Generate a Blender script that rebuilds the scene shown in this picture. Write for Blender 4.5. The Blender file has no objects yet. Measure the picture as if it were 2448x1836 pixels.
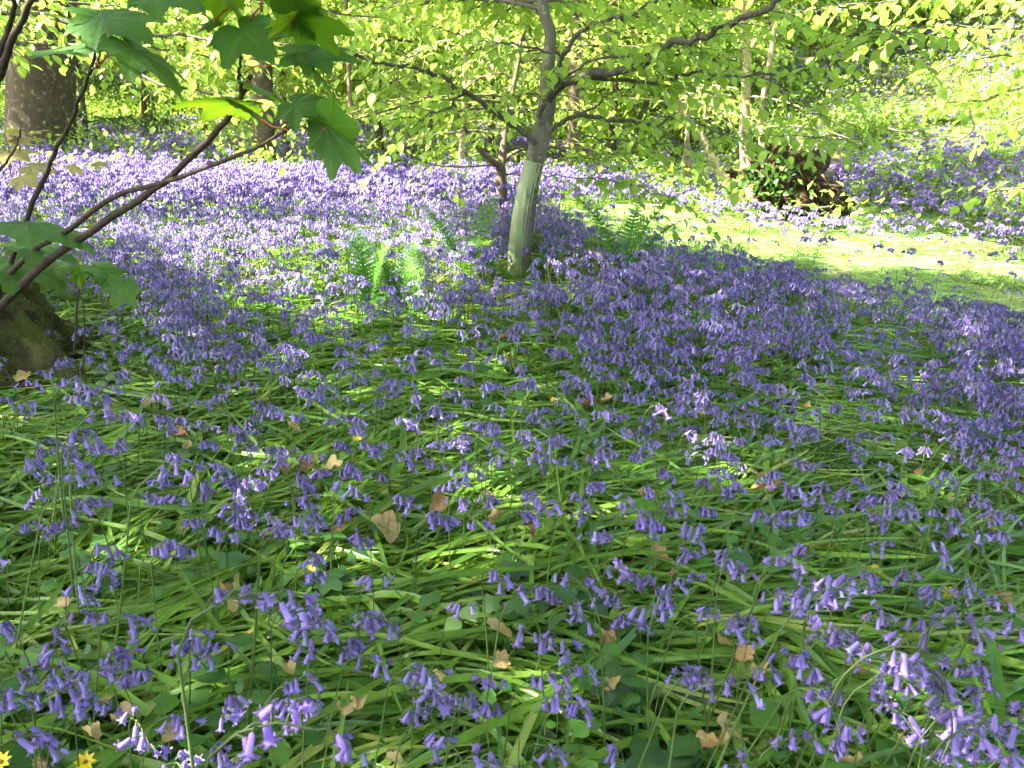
import bpy, math, random
import numpy as np
from mathutils import Vector, Matrix, Euler

rng = np.random.default_rng(11)
random.seed(11)
scene = bpy.context.scene
COL = scene.collection
R = math.radians

# ------------------------------------------------------------------ camera model
W, H, F = 2448.0, 1836.0, 1958.0
CX, CY = W / 2, H / 2
HORIZON = 238.0
CAM_Z = 0.86
PITCH = math.atan((CY - HORIZON) / F)
FW = np.array([0, math.cos(PITCH), -math.sin(PITCH)])
UP = np.array([0, math.sin(PITCH), math.cos(PITCH)])
CAM = np.array([0, 0, CAM_Z])


def ray(px, py):
    return FW + np.array([1.0, 0, 0]) * (px - CX) / F + UP * (CY - py) / F


def P(px, py, y):
    d = ray(px, py)
    return CAM + d * (y / d[1])


def proj(p):
    p = np.asarray(p, float) - CAM
    dep = p @ FW
    dep = np.where(np.abs(dep) < 1e-6, 1e-6, dep)
    return CX + F * p[..., 0] / dep, CY - F * (p @ UP) / dep, dep


# ------------------------------------------------------------------ noise and terrain
_tab = np.random.default_rng(5).random((256, 256))


def vnoise(x, y):
    x = np.asarray(x, float); y = np.asarray(y, float)
    xi = np.floor(x).astype(int); yi = np.floor(y).astype(int)
    fx = x - xi; fy = y - yi
    fx = fx * fx * (3 - 2 * fx); fy = fy * fy * (3 - 2 * fy)
    g = lambda a, b: _tab[a % 256, b % 256]
    return (g(xi, yi) * (1 - fx) + g(xi + 1, yi) * fx) * (1 - fy) + (g(xi, yi + 1) * (1 - fx) + g(xi + 1, yi + 1) * fx) * fy


def sstep(a, b, x):
    t = np.clip((np.asarray(x, float) - a) / (b - a), 0, 1)
    return t * t * (3 - 2 * t)


def zg(x, y):
    x = np.asarray(x, float); y = np.asarray(y, float)
    z = -0.47 * sstep(0.1, 3.6, x)
    t = (y - 7.9) + 0.35 * (x - 4)
    bank = 0.26 * np.where(t > 0, t * t / (t + 1.2), 0) * sstep(1.3, 5.0, x)
    z = z + np.minimum(bank, 4.5)
    z = z - 0.16 * sstep(7, 9.5, y) * sstep(-4.5, -2.0, x) * (1 - sstep(1.5, 4, x))
    z = z + 0.05 * np.maximum(y - 19, 0)
    z = z + 0.06 * (vnoise(x * 0.9 + 40, y * 0.9) - 0.5) + 0.025 * (vnoise(x * 3 + 9, y * 3) - 0.5)
    return z


def hit(px, py, h=0.0):
    d = ray(px, py)
    t0, t = 0.0, 0.3
    while t < 60:
        p = CAM + d * t
        if p[2] < float(zg(p[0], p[1])) + h:
            a, b = t0, t
            for _ in range(18):
                m = (a + b) / 2; q = CAM + d * m
                if q[2] < float(zg(q[0], q[1])) + h: b = m
                else: a = m
            return CAM + d * b
        t0 = t; t += 0.06 + t * 0.01
    return None


def inpoly(x, y, poly):
    x = np.asarray(x, float); y = np.asarray(y, float)
    r = np.zeros(x.shape, bool); n = len(poly)
    for i in range(n):
        x1, y1 = poly[i]; x2, y2 = poly[(i + 1) % n]
        c = ((y1 > y) != (y2 > y)) & (x < (x2 - x1) * (y - y1) / (y2 - y1 + 1e-12) + x1)
        r ^= c
    return r


# ------------------------------------------------------------------ mesh helpers
def nrm(v):
    v = np.asarray(v, float)
    return v / (np.linalg.norm(v, axis=-1, keepdims=True) + 1e-12)


class Buf:
    """collects tubes, leaves and free faces, then links them as one mesh"""
    def __init__(s):
        s.v, s.var, s.f, s.n = [], [], {3: [], 4: []}, 0

    def add(s, verts, faces, mat=0, var=0.5):
        verts = np.asarray(verts, float).reshape(-1, 3)
        s.v.append(verts)
        s.var.append(np.broadcast_to(np.asarray(var, float), (len(verts),)).copy())
        for k in (3, 4):
            fk = [q for q in faces if len(q) == k] if not isinstance(faces, dict) else faces.get(k, [])
            if len(fk):
                a = np.asarray(fk, int) + s.n
                s.f[k].append((a, np.full(len(a), mat)))
        s.n += len(verts)

    def tube(s, pts, rad, n=6, mat=0, var=0.5, cap=False, wob=0.0):
        pts = np.asarray(pts, float); m = len(pts)
        rad = np.broadcast_to(np.asarray(rad, float), (m,))
        t = nrm(np.gradient(pts, axis=0))
        ref = np.array([0.31, 0.9, 0.2]) if abs(t[0][2]) > 0.8 else np.array([0, 0, 1.0])
        u = nrm(np.cross(t, ref)); w = np.cross(t, u)
        a = np.arange(n) * 2 * math.pi / n
        rr = rad[:, None] * (1 + wob * (rng.random((m, n)) - 0.5))
        V = pts[:, None, :] + rr[..., None] * (np.cos(a)[None, :, None] * u[:, None, :] + np.sin(a)[None, :, None] * w[:, None, :])
        i, j = np.meshgrid(np.arange(m - 1), np.arange(n), indexing='ij')
        j2 = (j + 1) % n
        q = np.stack([i * n + j, i * n + j2, (i + 1) * n + j2, (i + 1) * n + j], -1).reshape(-1, 4)
        V = V.reshape(-1, 3); f = {4: q}
        if cap:
            V = np.vstack([V, pts[-1:] + t[-1:] * rad[-1] * 0.3])
            k = (m - 1) * n
            f[3] = [(k + b, k + (b + 1) % n, m * n) for b in range(n)]
        s.add(V, f, mat, var)

    def leaves(s, Pp, A, N, S, var, tv, tf, mat=0, wid=1.0):
        Pp, A, N = (np.asarray(q, float).reshape(-1, 3) for q in (Pp, A, N))
        if not len(Pp): return
        S = np.broadcast_to(np.asarray(S, float), (len(Pp),))
        A = nrm(A); B = nrm(np.cross(A, N)); N = np.cross(B, A)
        tv = np.asarray(tv, float); k = len(tv)
        V = Pp[:, None] + S[:, None, None] * (tv[None, :, 0:1] * wid * B[:, None] + tv[None, :, 1:2] * A[:, None] + tv[None, :, 2:3] * N[:, None])
        o = (np.arange(len(Pp)) * k)[:, None, None]
        f = {}
        for z in (3, 4):
            q = [x for x in tf if len(x) == z]
            if q: f[z] = (np.asarray(q)[None] + o).reshape(-1, z)
        s.add(V.reshape(-1, 3), f, mat, np.repeat(np.broadcast_to(np.asarray(var, float), (len(Pp),)), k))

    def mesh(s, name, mats, smooth=True):
        me = bpy.data.meshes.new(name)
        V = np.vstack(s.v) if s.v else np.zeros((0, 3))
        me.vertices.add(len(V)); me.vertices.foreach_set('co', V.ravel())
        loops, tot, mi = [], [], []
        for k in (3, 4):
            for a, m in s.f[k]:
                loops.append(a.ravel()); tot.append(np.full(len(a), k)); mi.append(m)
        if loops:
            loops = np.concatenate(loops); tot = np.concatenate(tot); mi = np.concatenate(mi)
            me.loops.add(len(loops)); me.loops.foreach_set('vertex_index', loops.astype(np.int32))
            me.polygons.add(len(tot))
            me.polygons.foreach_set('loop_start', (np.cumsum(tot) - tot).astype(np.int32))
            me.polygons.foreach_set('material_index', mi.astype(np.int32))
            me.polygons.foreach_set('use_smooth', np.full(len(tot), smooth))
        me.update(calc_edges=True); me.validate()
        at = me.attributes.new('var', 'FLOAT', 'POINT')
        at.data.foreach_set('value', np.concatenate(s.var).astype(np.float32))
        for m in (mats if isinstance(mats, (list, tuple)) else [mats]): me.materials.append(m)
        return me

    def obj(s, name, mats, parent=None, smooth=True):
        o = bpy.data.objects.new(name, s.mesh(name, mats, smooth)); COL.objects.link(o)
        if parent: o.parent = parent
        return o


def tag(o, label=None, cat=None, group=None, kind=None):
    if label: o['label'] = label
    if cat: o['category'] = cat
    if group: o['group'] = group
    if kind: o['kind'] = kind
    return o


def empty(name, loc=(0, 0, 0), rz=0.0):
    o = bpy.data.objects.new(name, None); COL.objects.link(o)
    o.location = loc; o.rotation_euler = (0, 0, rz); o.empty_display_size = 0.05
    return o


def part(name, me, parent):
    o = bpy.data.objects.new(name, me); COL.objects.link(o); o.parent = parent
    return o


def smooth_path(pts, n):
    """Catmull-Rom through pts"""
    p = np.asarray(pts, float); p = np.vstack([2 * p[0] - p[1], p, 2 * p[-1] - p[-2]])
    out = []
    segs = len(p) - 3
    for t in np.linspace(0, segs - 1e-6, n):
        i = int(t); u = t - i
        a, b, c, d = p[i:i + 4]
        out.append(0.5 * (2 * b + (c - a) * u + (2 * a - 5 * b + 4 * c - d) * u * u + (3 * b - a - 3 * c + d) * u ** 3))
    return np.array(out)


# ------------------------------------------------------------------ materials
def newmat(name):
    m = bpy.data.materials.new(name); m.use_nodes = True
    nt = m.node_tree; nt.nodes.clear()
    out = nt.nodes.new('ShaderNodeOutputMaterial')
    return m, nt, out


def nd(nt, t, **kw):
    n = nt.nodes.new(t)
    for k, v in kw.items():
        if hasattr(n, k) and not k[0].isupper(): setattr(n, k, v)
        else: n.inputs[k].default_value = v
    return n


def mixc(nt, fac, a, b, blend='MIX'):
    m = nt.nodes.new('ShaderNodeMix'); m.data_type = 'RGBA'; m.blend_type = blend
    for i, v in ((0, fac), (6, a), (7, b)):
        if hasattr(v, 'default_value') or hasattr(v, 'links'): nt.links.new(v, m.inputs[i])
        else: m.inputs[i].default_value = v if i == 0 else (*v, 1)
    return m.outputs[2]


def leafmat(name, c0, c1, tr, trans=0.45, rough=0.45, spec=0.4, c2=None, objrand=True, vary=0.35):
    m, nt, out = newmat(name); L = nt.links
    at = nd(nt, 'ShaderNodeAttribute', attribute_name='var')
    col = mixc(nt, at.outputs['Fac'], c0, c1)
    tc = mixc(nt, at.outputs['Fac'], tuple(q * 0.75 for q in tr), tr)
    if c2:
        ram = nd(nt, 'ShaderNodeMapRange'); L.new(at.outputs['Fac'], ram.inputs[0])
        ram.inputs[1].default_value = 0.9; ram.inputs[2].default_value = 1.0
        col = mixc(nt, ram.outputs[0], col, c2)
    if objrand:
        oi = nd(nt, 'ShaderNodeObjectInfo')
        mr = nd(nt, 'ShaderNodeMapRange'); L.new(oi.outputs['Random'], mr.inputs[0])
        mr.inputs[3].default_value = 1 - vary; mr.inputs[4].default_value = 1 + vary
        hs = nd(nt, 'ShaderNodeHueSaturation'); L.new(mr.outputs[0], hs.inputs['Value']); L.new(col, hs.inputs['Color'])
        col = hs.outputs[0]
    geo = nd(nt, 'ShaderNodeNewGeometry')
    nz = nd(nt, 'ShaderNodeTexNoise', Scale=45.0, Detail=2.0); L.new(geo.outputs['Position'], nz.inputs['Vector'])
    mr2 = nd(nt, 'ShaderNodeMapRange'); L.new(nz.outputs[0], mr2.inputs[0]); mr2.inputs[1].default_value = .3; mr2.inputs[2].default_value = .7
    mr2.inputs[3].default_value = 0.8; mr2.inputs[4].default_value = 1.2
    h2 = nd(nt, 'ShaderNodeHueSaturation'); L.new(mr2.outputs[0], h2.inputs['Value']); L.new(col, h2.inputs['Color']); col = h2.outputs[0]
    b = nd(nt, 'ShaderNodeBsdfPrincipled', Roughness=rough); b.inputs['Specular IOR Level'].default_value = spec
    L.new(col, b.inputs['Base Color'])
    t = nd(nt, 'ShaderNodeBsdfTranslucent'); L.new(tc, t.inputs['Color'])
    mx = nd(nt, 'ShaderNodeMixShader', Fac=trans); L.new(b.outputs[0], mx.inputs[1]); L.new(t.outputs[0], mx.inputs[2])
    L.new(mx.outputs[0], out.inputs[0])
    return m


def barkmat(name, c0, c1, blotch=None, scale=6.0, bump=0.4, stretch=0.25, moss=None):
    m, nt, out = newmat(name); L = nt.links
    tc = nd(nt, 'ShaderNodeTexCoord')
    mp = nd(nt, 'ShaderNodeMapping'); mp.inputs['Scale'].default_value = (1, 1, stretch); L.new(tc.outputs['Object'], mp.inputs[0])
    nz = nd(nt, 'ShaderNodeTexNoise', Scale=scale, Detail=8.0, Roughness=0.65); L.new(mp.outputs[0], nz.inputs['Vector'])
    mr = nd(nt, 'ShaderNodeMapRange'); L.new(nz.outputs[0], mr.inputs[0]); mr.inputs[1].default_value = .32; mr.inputs[2].default_value = .68
    col = mixc(nt, mr.outputs[0], c0, c1)
    if blotch:
        vo = nd(nt, 'ShaderNodeTexNoise', Scale=scale * 2.6, Detail=3.0); L.new(tc.outputs['Object'], vo.inputs['Vector'])
        m2 = nd(nt, 'ShaderNodeMapRange'); L.new(vo.outputs[0], m2.inputs[0]); m2.inputs[1].default_value = .58; m2.inputs[2].default_value = .66
        col = mixc(nt, m2.outputs[0], col, blotch)
    if moss:
        vo = nd(nt, 'ShaderNodeTexNoise', Scale=scale * 0.5, Detail=6.0); L.new(tc.outputs['Object'], vo.inputs['Vector'])
        m2 = nd(nt, 'ShaderNodeMapRange'); L.new(vo.outputs[0], m2.inputs[0]); m2.inputs[1].default_value = .42; m2.inputs[2].default_value = .56
        col = mixc(nt, m2.outputs[0], col, moss)
    b = nd(nt, 'ShaderNodeBsdfPrincipled', Roughness=0.85); b.inputs['Specular IOR Level'].default_value = .2
    L.new(col, b.inputs['Base Color'])
    bp = nd(nt, 'ShaderNodeBump', Strength=bump, Distance=0.02); L.new(nz.outputs[0], bp.inputs['Height']); L.new(bp.outputs[0], b.inputs['Normal'])
    L.new(b.outputs[0], out.inputs[0])
    return m


M = {}
M['bell'] = leafmat('bluebell_petal', (.095, .06, .26), (.37, .28, .64), (.46, .35, .75), .36, .5, .3, vary=.22)
M['bell_pale'] = leafmat('pale_petal', (.30, .16, .62), (.44, .30, .78), (.50, .28, .85), .35, .5, .3)
M['bell_faded'] = leafmat('faded_petal', (.20, .17, .40), (.36, .34, .58), (.40, .36, .62), .3, .6, .2)
M['stem'] = leafmat('bluebell_stem', (.075, .10, .04), (.13, .21, .045), (.14, .26, .03), .2, .4, .35, vary=.3)
M['anther'] = leafmat('anther', (.6, .55, .35), (.75, .7, .5), (.5, .5, .3), .2)
M['blade'] = leafmat('bluebell_leaf', (.05, .135, .014), (.23, .36, .055), (.30, .48, .035), .34, .3, .55, vary=.25, c2=(.42, .38, .12))
M['herb'] = leafmat('herb_leaf', (.03, .10, .018), (.10, .22, .035), (.18, .38, .03), .35, .42, .45, vary=.3)
M['ivy'] = leafmat('ivy_leaf', (.02, .07, .018), (.05, .13, .025), (.09, .22, .02), .25, .35, .5, vary=.3)
M['grass'] = leafmat('grass_blade', (.16, .31, .06), (.50, .60, .28), (.48, .66, .18), .42, .45, .3, vary=.25)
M['beech'] = leafmat('young_tree_leaf', (.17, .29, .03), (.33, .45, .08), (.52, .72, .10), .5, .42, .35, objrand=False)
M['wood_leaf'] = leafmat('woodland_leaf', (.09, .19, .025), (.25, .38, .06), (.44, .62, .07), .47, .45, .35, objrand=True, vary=.3)
M['dark_leaf'] = leafmat('evergreen_leaf', (.018, .06, .015), (.05, .13, .025), (.10, .22, .02), .3, .35, .5)
M['syc'] = leafmat('sycamore_leaf', (.026, .085, .014), (.05, .125, .02), (.24, .44, .012), .42, .5, .3, vary=.18, c2=(.11, .20, .045))
M['syc_young'] = leafmat('bronze_leaf', (.26, .25, .09), (.30, .20, .06), (.55, .48, .16), .45, .45, .4)
M['fern'] = leafmat('fern_leaf', (.05, .15, .02), (.11, .25, .03), (.20, .40, .03), .38, .5, .3)
M['celandine'] = leafmat('celandine_petal', (.75, .50, .01), (.85, .62, .02), (.8, .6, .02), .25, .3, .5)
M['budscale'] = leafmat('bud_scale', (.42, .06, .06), (.50, .20, .14), (.5, .1, .08), .25)
M['petiole'] = leafmat('red_petiole', (.35, .05, .025), (.28, .10, .03), (.3, .08, .03), .1)
M['shoot'] = barkmat('brown_shoot', (.035, .025, .018), (.075, .055, .035), None, 60, .3)
M['branch'] = barkmat('branch_bark', (.055, .05, .036), (.14, .125, .09), (.20, .20, .14), 18, .5)
M['grey_bark'] = barkmat('grey_bark', (.085, .078, .056), (.18, .165, .115), (.25, .25, .17), 14, .5)
M['beech_bark'] = barkmat('beech_bark', (.06, .045, .026), (.12, .092, .055), (.20, .18, .12), 7, .6, .5)
M['pale_bark'] = barkmat('pale_bark', (.22, .17, .11), (.38, .31, .21), (.16, .15, .08), 10, .5)
M['brown_bark'] = barkmat('brown_bark', (.07, .052, .035), (.17, .13, .085), (.17, .19, .08), 10, .6)
M['moss'] = barkmat('mossy_wood', (.025, .02, .012), (.07, .052, .024), (.11, .10, .02), 22, 1.0, 1, moss=(.055, .062, .013))
M['root'] = barkmat('earthy_root', (.016, .011, .007), (.085, .052, .028), (.17, .11, .06), 11, 1.0, 1)


def deadmat(name, c0, c1):
    m, nt, out = newmat(name); L = nt.links
    oi = nd(nt, 'ShaderNodeObjectInfo'); tc = nd(nt, 'ShaderNodeTexCoord')
    nz = nd(nt, 'ShaderNodeTexNoise', Scale=40.0, Detail=5.0); L.new(tc.outputs['Object'], nz.inputs['Vector'])
    col = mixc(nt, oi.outputs['Random'], c0, c1)
    mr = nd(nt, 'ShaderNodeMapRange'); L.new(nz.outputs[0], mr.inputs[0]); mr.inputs[1].default_value = .35; mr.inputs[2].default_value = .7
    mr.inputs[3].default_value = 0.; mr.inputs[4].default_value = .6
    col = mixc(nt, mr.outputs[0], col, (.24, .14, .05))
    b = nd(nt, 'ShaderNodeBsdfPrincipled', Roughness=.6); L.new(col, b.inputs['Base Color'])
    t = nd(nt, 'ShaderNodeBsdfTranslucent'); L.new(col, t.inputs['Color'])
    mx = nd(nt, 'ShaderNodeMixShader', Fac=.2); L.new(b.outputs[0], mx.inputs[1]); L.new(t.outputs[0], mx.inputs[2])
    L.new(mx.outputs[0], out.inputs[0])
    return m


M['dead'] = deadmat('dry_leaf', (.56, .42, .20), (.40, .27, .11))
M['dead_dark'] = deadmat('rusty_leaf', (.17, .075, .035), (.32, .19, .09))


def groundmat(name, pal, scale=5.0):
    m, nt, out = newmat(name); L = nt.links
    geo = nd(nt, 'ShaderNodeNewGeometry')
    n1 = nd(nt, 'ShaderNodeTexNoise', Scale=scale, Detail=8.0, Roughness=.7); L.new(geo.outputs['Position'], n1.inputs['Vector'])
    n2 = nd(nt, 'ShaderNodeTexNoise', Scale=scale * 14, Detail=4.0); L.new(geo.outputs['Position'], n2.inputs['Vector'])
    mr = nd(nt, 'ShaderNodeMapRange'); L.new(n1.outputs[0], mr.inputs[0]); mr.inputs[1].default_value = .4; mr.inputs[2].default_value = .6
    col = mixc(nt, mr.outputs[0], pal[0], pal[1])
    m2 = nd(nt, 'ShaderNodeMapRange'); L.new(n2.outputs[0], m2.inputs[0]); m2.inputs[1].default_value = .52; m2.inputs[2].default_value = .62
    col = mixc(nt, m2.outputs[0], col, pal[2])
    b = nd(nt, 'ShaderNodeBsdfPrincipled', Roughness=.9); L.new(col, b.inputs['Base Color'])
    bp = nd(nt, 'ShaderNodeBump', Strength=.8, Distance=.02); L.new(n2.outputs[0], bp.inputs['Height']); L.new(bp.outputs[0], b.inputs['Normal'])
    L.new(b.outputs[0], out.inputs[0])
    return m


M['ground'] = groundmat('woodland_soil', ((.035, .03, .018), (.04, .065, .016), (.075, .06, .03)))
M['path'] = groundmat('trodden_path', ((.22, .17, .10), (.12, .22, .04), (.32, .26, .16)), 3.0)


def guardmat():
    m, nt, out = newmat('tree_guard_plastic'); L = nt.links
    tc = nd(nt, 'ShaderNodeTexCoord'); mp = nd(nt, 'ShaderNodeMapping'); mp.inputs['Scale'].default_value = (30, 30, 2.2)
    L.new(tc.outputs['Object'], mp.inputs[0])
    nz = nd(nt, 'ShaderNodeTexNoise', Scale=1.6, Detail=5.0); L.new(mp.outputs[0], nz.inputs['Vector'])
    mr = nd(nt, 'ShaderNodeMapRange'); L.new(nz.outputs[0], mr.inputs[0]); mr.inputs[1].default_value = .62; mr.inputs[2].default_value = .82
    col = mixc(nt, mr.outputs[0], (.33, .39, .19), (.17, .21, .09))
    b = nd(nt, 'ShaderNodeBsdfPrincipled', Roughness=.38); L.new(col, b.inputs['Base Color'])
    t = nd(nt, 'ShaderNodeBsdfTranslucent'); L.new(col, t.inputs['Color'])
    mx = nd(nt, 'ShaderNodeMixShader', Fac=.3); L.new(b.outputs[0], mx.inputs[1]); L.new(t.outputs[0], mx.inputs[2])
    L.new(mx.outputs[0], out.inputs[0])
    return m


M['guard'] = guardmat()

# ------------------------------------------------------------------ leaf templates
T_FAR = ([(0, 0, 0), (-.31, .42, .07), (0, 1, -.06), (.31, .42, .07)], [(0, 1, 2), (0, 2, 3)])
T_NEAR = ([(0, 0, 0), (-.25, .22, .05), (-.32, .48, .06), (-.19, .78, .02), (0, 1, -.1), (.19, .78, .02), (.32, .48, .06), (.25, .22, .05), (0, .33, 0), (0, .66, -.03)],
          [(0, 1, 8), (1, 2, 9, 8), (2, 3, 4, 9), (0, 8, 7), (7, 8, 9, 6), (6, 9, 4, 5)])


# ------------------------------------------------------------------ geometry-node scatter for uncountable stuff
def scatter(name, pts, rots, scl, sources, label, cat=None):
    """one object of kind stuff: source meshes scattered over points"""
    n = len(pts)
    me = bpy.data.meshes.new(name); me.vertices.add(n); me.vertices.foreach_set('co', np.asarray(pts, np.float32).ravel())
    a = me.attributes.new('rot', 'FLOAT_VECTOR', 'POINT'); a.data.foreach_set('vector', np.asarray(rots, np.float32).ravel())
    a = me.attributes.new('scl', 'FLOAT', 'POINT'); a.data.foreach_set('value', np.asarray(scl, np.float32))
    a = me.attributes.new('pick', 'INT', 'POINT'); a.data.foreach_set('value', rng.integers(0, len(sources), n).astype(np.int32))
    o = bpy.data.objects.new(name, me); COL.objects.link(o)
    ng = bpy.data.node_groups.new(name + '_scatter', 'GeometryNodeTree')
    ng.interface.new_socket('Geometry', in_out='INPUT', socket_type='NodeSocketGeometry')
    ng.interface.new_socket('Geometry', in_out='OUTPUT', socket_type='NodeSocketGeometry')
    N = ng.nodes; L = ng.links
    gi = N.new('NodeGroupInput'); go = N.new('NodeGroupOutput')
    g2i = N.new('GeometryNodeGeometryToInstance')
    for s in sources:
        oi = N.new('GeometryNodeObjectInfo'); oi.inputs['Object'].default_value = s
        L.new(oi.outputs['Geometry'], g2i.inputs[0])
    iop = N.new('GeometryNodeInstanceOnPoints'); iop.inputs['Pick Instance'].default_value = True
    L.new(gi.outputs[0], iop.inputs['Points']); L.new(g2i.outputs[0], iop.inputs['Instance'])

    def attr(nm, dt):
        q = N.new('GeometryNodeInputNamedAttribute'); q.data_type = dt; q.inputs['Name'].default_value = nm
        return next(x for x in q.outputs if x.enabled and x.name == 'Attribute')
    L.new(attr('rot', 'FLOAT_VECTOR'), iop.inputs['Rotation']); L.new(attr('scl', 'FLOAT'), iop.inputs['Scale']); L.new(attr('pick', 'INT'), iop.inputs['Instance Index'])
    L.new(iop.outputs[0], go.inputs[0])
    md = o.modifiers.new('scatter', 'NODES'); md.node_group = ng
    tag(o, label, cat or name.replace('_', ' '), kind='stuff')
    return o


def source(name, buf, mats, smooth=True):
    return bpy.data.objects.new(name, buf.mesh(name, mats, smooth))


# ------------------------------------------------------------------ ground
def grid_sheet(name, xs, ys, mat, dz=0.0):
    X, Y = np.meshgrid(xs, ys); Z = zg(X, Y) + dz
    b = Buf(); n = len(xs); m = len(ys)
    i, j = np.meshgrid(np.arange(m - 1), np.arange(n - 1), indexing='ij')
    q = np.stack([i * n + j, i * n + j + 1, (i + 1) * n + j + 1, (i + 1) * n + j], -1).reshape(-1, 4)
    b.add(np.stack([X, Y, Z], -1).reshape(-1, 3), {4: q})
    return b.obj(name, mat)


sp = lambda a, b, n, p: np.sign(np.linspace(a, b, n)) * np.abs(np.linspace(a, b, n)) ** p
xs = np.concatenate([-np.linspace(8, 2.2, 22) ** 2.1, np.linspace(-5, 5, 90), np.linspace(2.25, 8, 40) ** 2.1])
ys = np.concatenate([np.linspace(-12, 0, 12), np.linspace(0.2, 16, 140), np.linspace(4.05, 9, 40) ** 2])
tag(grid_sheet('ground', xs, ys, M['ground']), 'dark leaf-mould woodland floor under the bluebells', 'ground', kind='structure')

GRASS = [(1360, 535), (1560, 500), (1750, 495), (2000, 555), (2448, 575), (3600, 600), (3600, 965), (2448, 842), (2100, 768), (1800, 695), (1500, 620), (1330, 575)]


def path_strip(name, pix, w, label):
    c = np.array([hit(*q)[:2] for q in pix]); c = smooth_path(np.c_[c, np.zeros(len(c))], 60)[:, :2]
    t = nrm(np.gradient(c, axis=0)); nn = np.c_[-t[:, 1], t[:, 0]]
    b = Buf(); k = 9; V = []
    for i in range(len(c)):
        for s in np.linspace(-1, 1, k):
            ww = w * (1 + .3 * (vnoise(i * .3, s * 2 + 7) - .5))
            p = c[i] + nn[i] * s * ww
            V.append((p[0], p[1], float(zg(*p)) + 0.012 - 0.03 * abs(s) ** 6))
    q = [(i * k + j, i * k + j + 1, (i + 1) * k + j + 1, (i + 1) * k + j) for i in range(len(c) - 1) for j in range(k - 1)]
    b.add(V, q)
    return tag(b.obj(name, M['path']), label, 'path', kind='structure')


path_strip('path', [(2800, 770), (2448, 715), (2200, 680), (1950, 640), (1750, 600), (1560, 565), (1400, 545)], .38, 'trodden grassy path curving past the right edge of the bluebells')
path_strip('path', [(330, 318), (420, 330), (500, 342), (600, 352), (700, 352)], .8, 'worn earth path beyond the bluebells behind the left trunks')

# ------------------------------------------------------------------ hand-drawn sun map shaping the added canopy gaps (where sun reaches the floor)
SUN_EL, SUN_AZ = R(50), R(-104)      # azimuth clockwise from +y
S = np.array([math.sin(SUN_AZ) * math.cos(SUN_EL), math.cos(SUN_AZ) * math.cos(SUN_EL), math.sin(SUN_EL)])

LIT = [
    (.6, [(760, 300), (1560, 300), (1560, 660), (900, 660)]),
    (.14, [(1560, 560), (2448, 640), (2448, 900), (1560, 760)]),
    (.9, [(0, 420), (150, 385), (440, 380), (720, 425), (1010, 470), (1190, 560), (1200, 620), (1010, 620), (900, 650), (740, 650), (560, 640), (400, 610), (0, 600)]),
    (.42, [(480, 640), (1010, 620), (1080, 690), (1000, 745), (930, 770), (740, 730), (560, 720)]),
    (.95, [(-200, 440), (280, 440), (460, 500), (420, 560), (220, 580), (-200, 580)]),
    (.85, [(480, 450), (900, 490), (960, 560), (820, 640), (720, 660), (560, 560)]),
    (1.0, [(1400, 545), (1600, 490), (1800, 520), (2000, 560), (2448, 590), (3300, 620), (3300, 660), (2448, 640), (2150, 632), (1900, 605), (1700, 580)]),
    (.55, [(1900, 300), (2600, 230), (2600, 400), (2350, 440), (2000, 440), (1880, 400)]),
    (.5, [(1650, 390), (2000, 400), (2050, 510), (1700, 510)]),
    (.8, [(1240, 380), (1560, 400), (1620, 500), (1400, 520), (1260, 480)]),
    (.3, [(1900, 440), (2600, 420), (2600, 560), (2000, 540)]),
]
SPOTS = [(1380, 1400, 75), (2300, 1110, 110), (890, 890, 70), (1090, 720, 110), (1150, 1060, 60), (600, 1120, 70), (740, 1265, 60),
         (1320, 1270, 60), (2150, 780, 50), (480, 830, 60), (240, 1000, 60), (2020, 980, 60), (360, 1400, 60), (940, 1520, 50),
         (150, 420, 60), (60, 260, 60), (680, 1540, 50), (1560, 1120, 50), (1250, 830, 60)]


def lit_frac(x, y):
    """share of sun the canopy lets through towards ground point x,y"""
    p = np.stack([x, y, zg(x, y) + .12], -1)
    px, py, dep = proj(p)
    vis = dep > 0.3
    lit = np.full(x.shape, .16)
    lit = np.where(y > 7.6, .85, lit)
    lit = np.where((y > 5.8) & (x > 3.4), .9, lit)
    lit = np.where((x < 1.0) & (y > 7.8) & (y < 13.5) & (x > -.28 * y), .1, lit)
    for v, poly in LIT:
        lit = np.where(vis & inpoly(px, py, poly), v, lit)
    n = vnoise(x * 1.6 + 3, y * 1.6 + 8) * .6 + vnoise(x * 4 + 30, y * 4) * .4
    lit = sstep(-.14, .14, lit - (n * 1.15 - .08))
    lit = np.where((np.abs(x - .42) < .5) & (np.abs(y - 4.35) < .5), lit * .12, lit)
    lit = np.where((x > -.3) & (x < .3) & (y > 1.2) & (y < 1.6), np.maximum(lit, .4), lit)
    lit = np.where((x > -7.2) & (x < -3.2) & (y > 9.6) & (y < 12.6), lit * .12, lit)
    lit = np.where((x > .3) & (x < 1.5) & (y > .5) & (y < 1.5), lit * .1, lit)
    for sx, sy, r in SPOTS:
        d = np.hypot(px - sx, (py - sy) * 1.7)
        lit = np.where(vis, np.maximum(lit, .85 * (1 - sstep(r * .6, r, d))), lit)
    return lit


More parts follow.
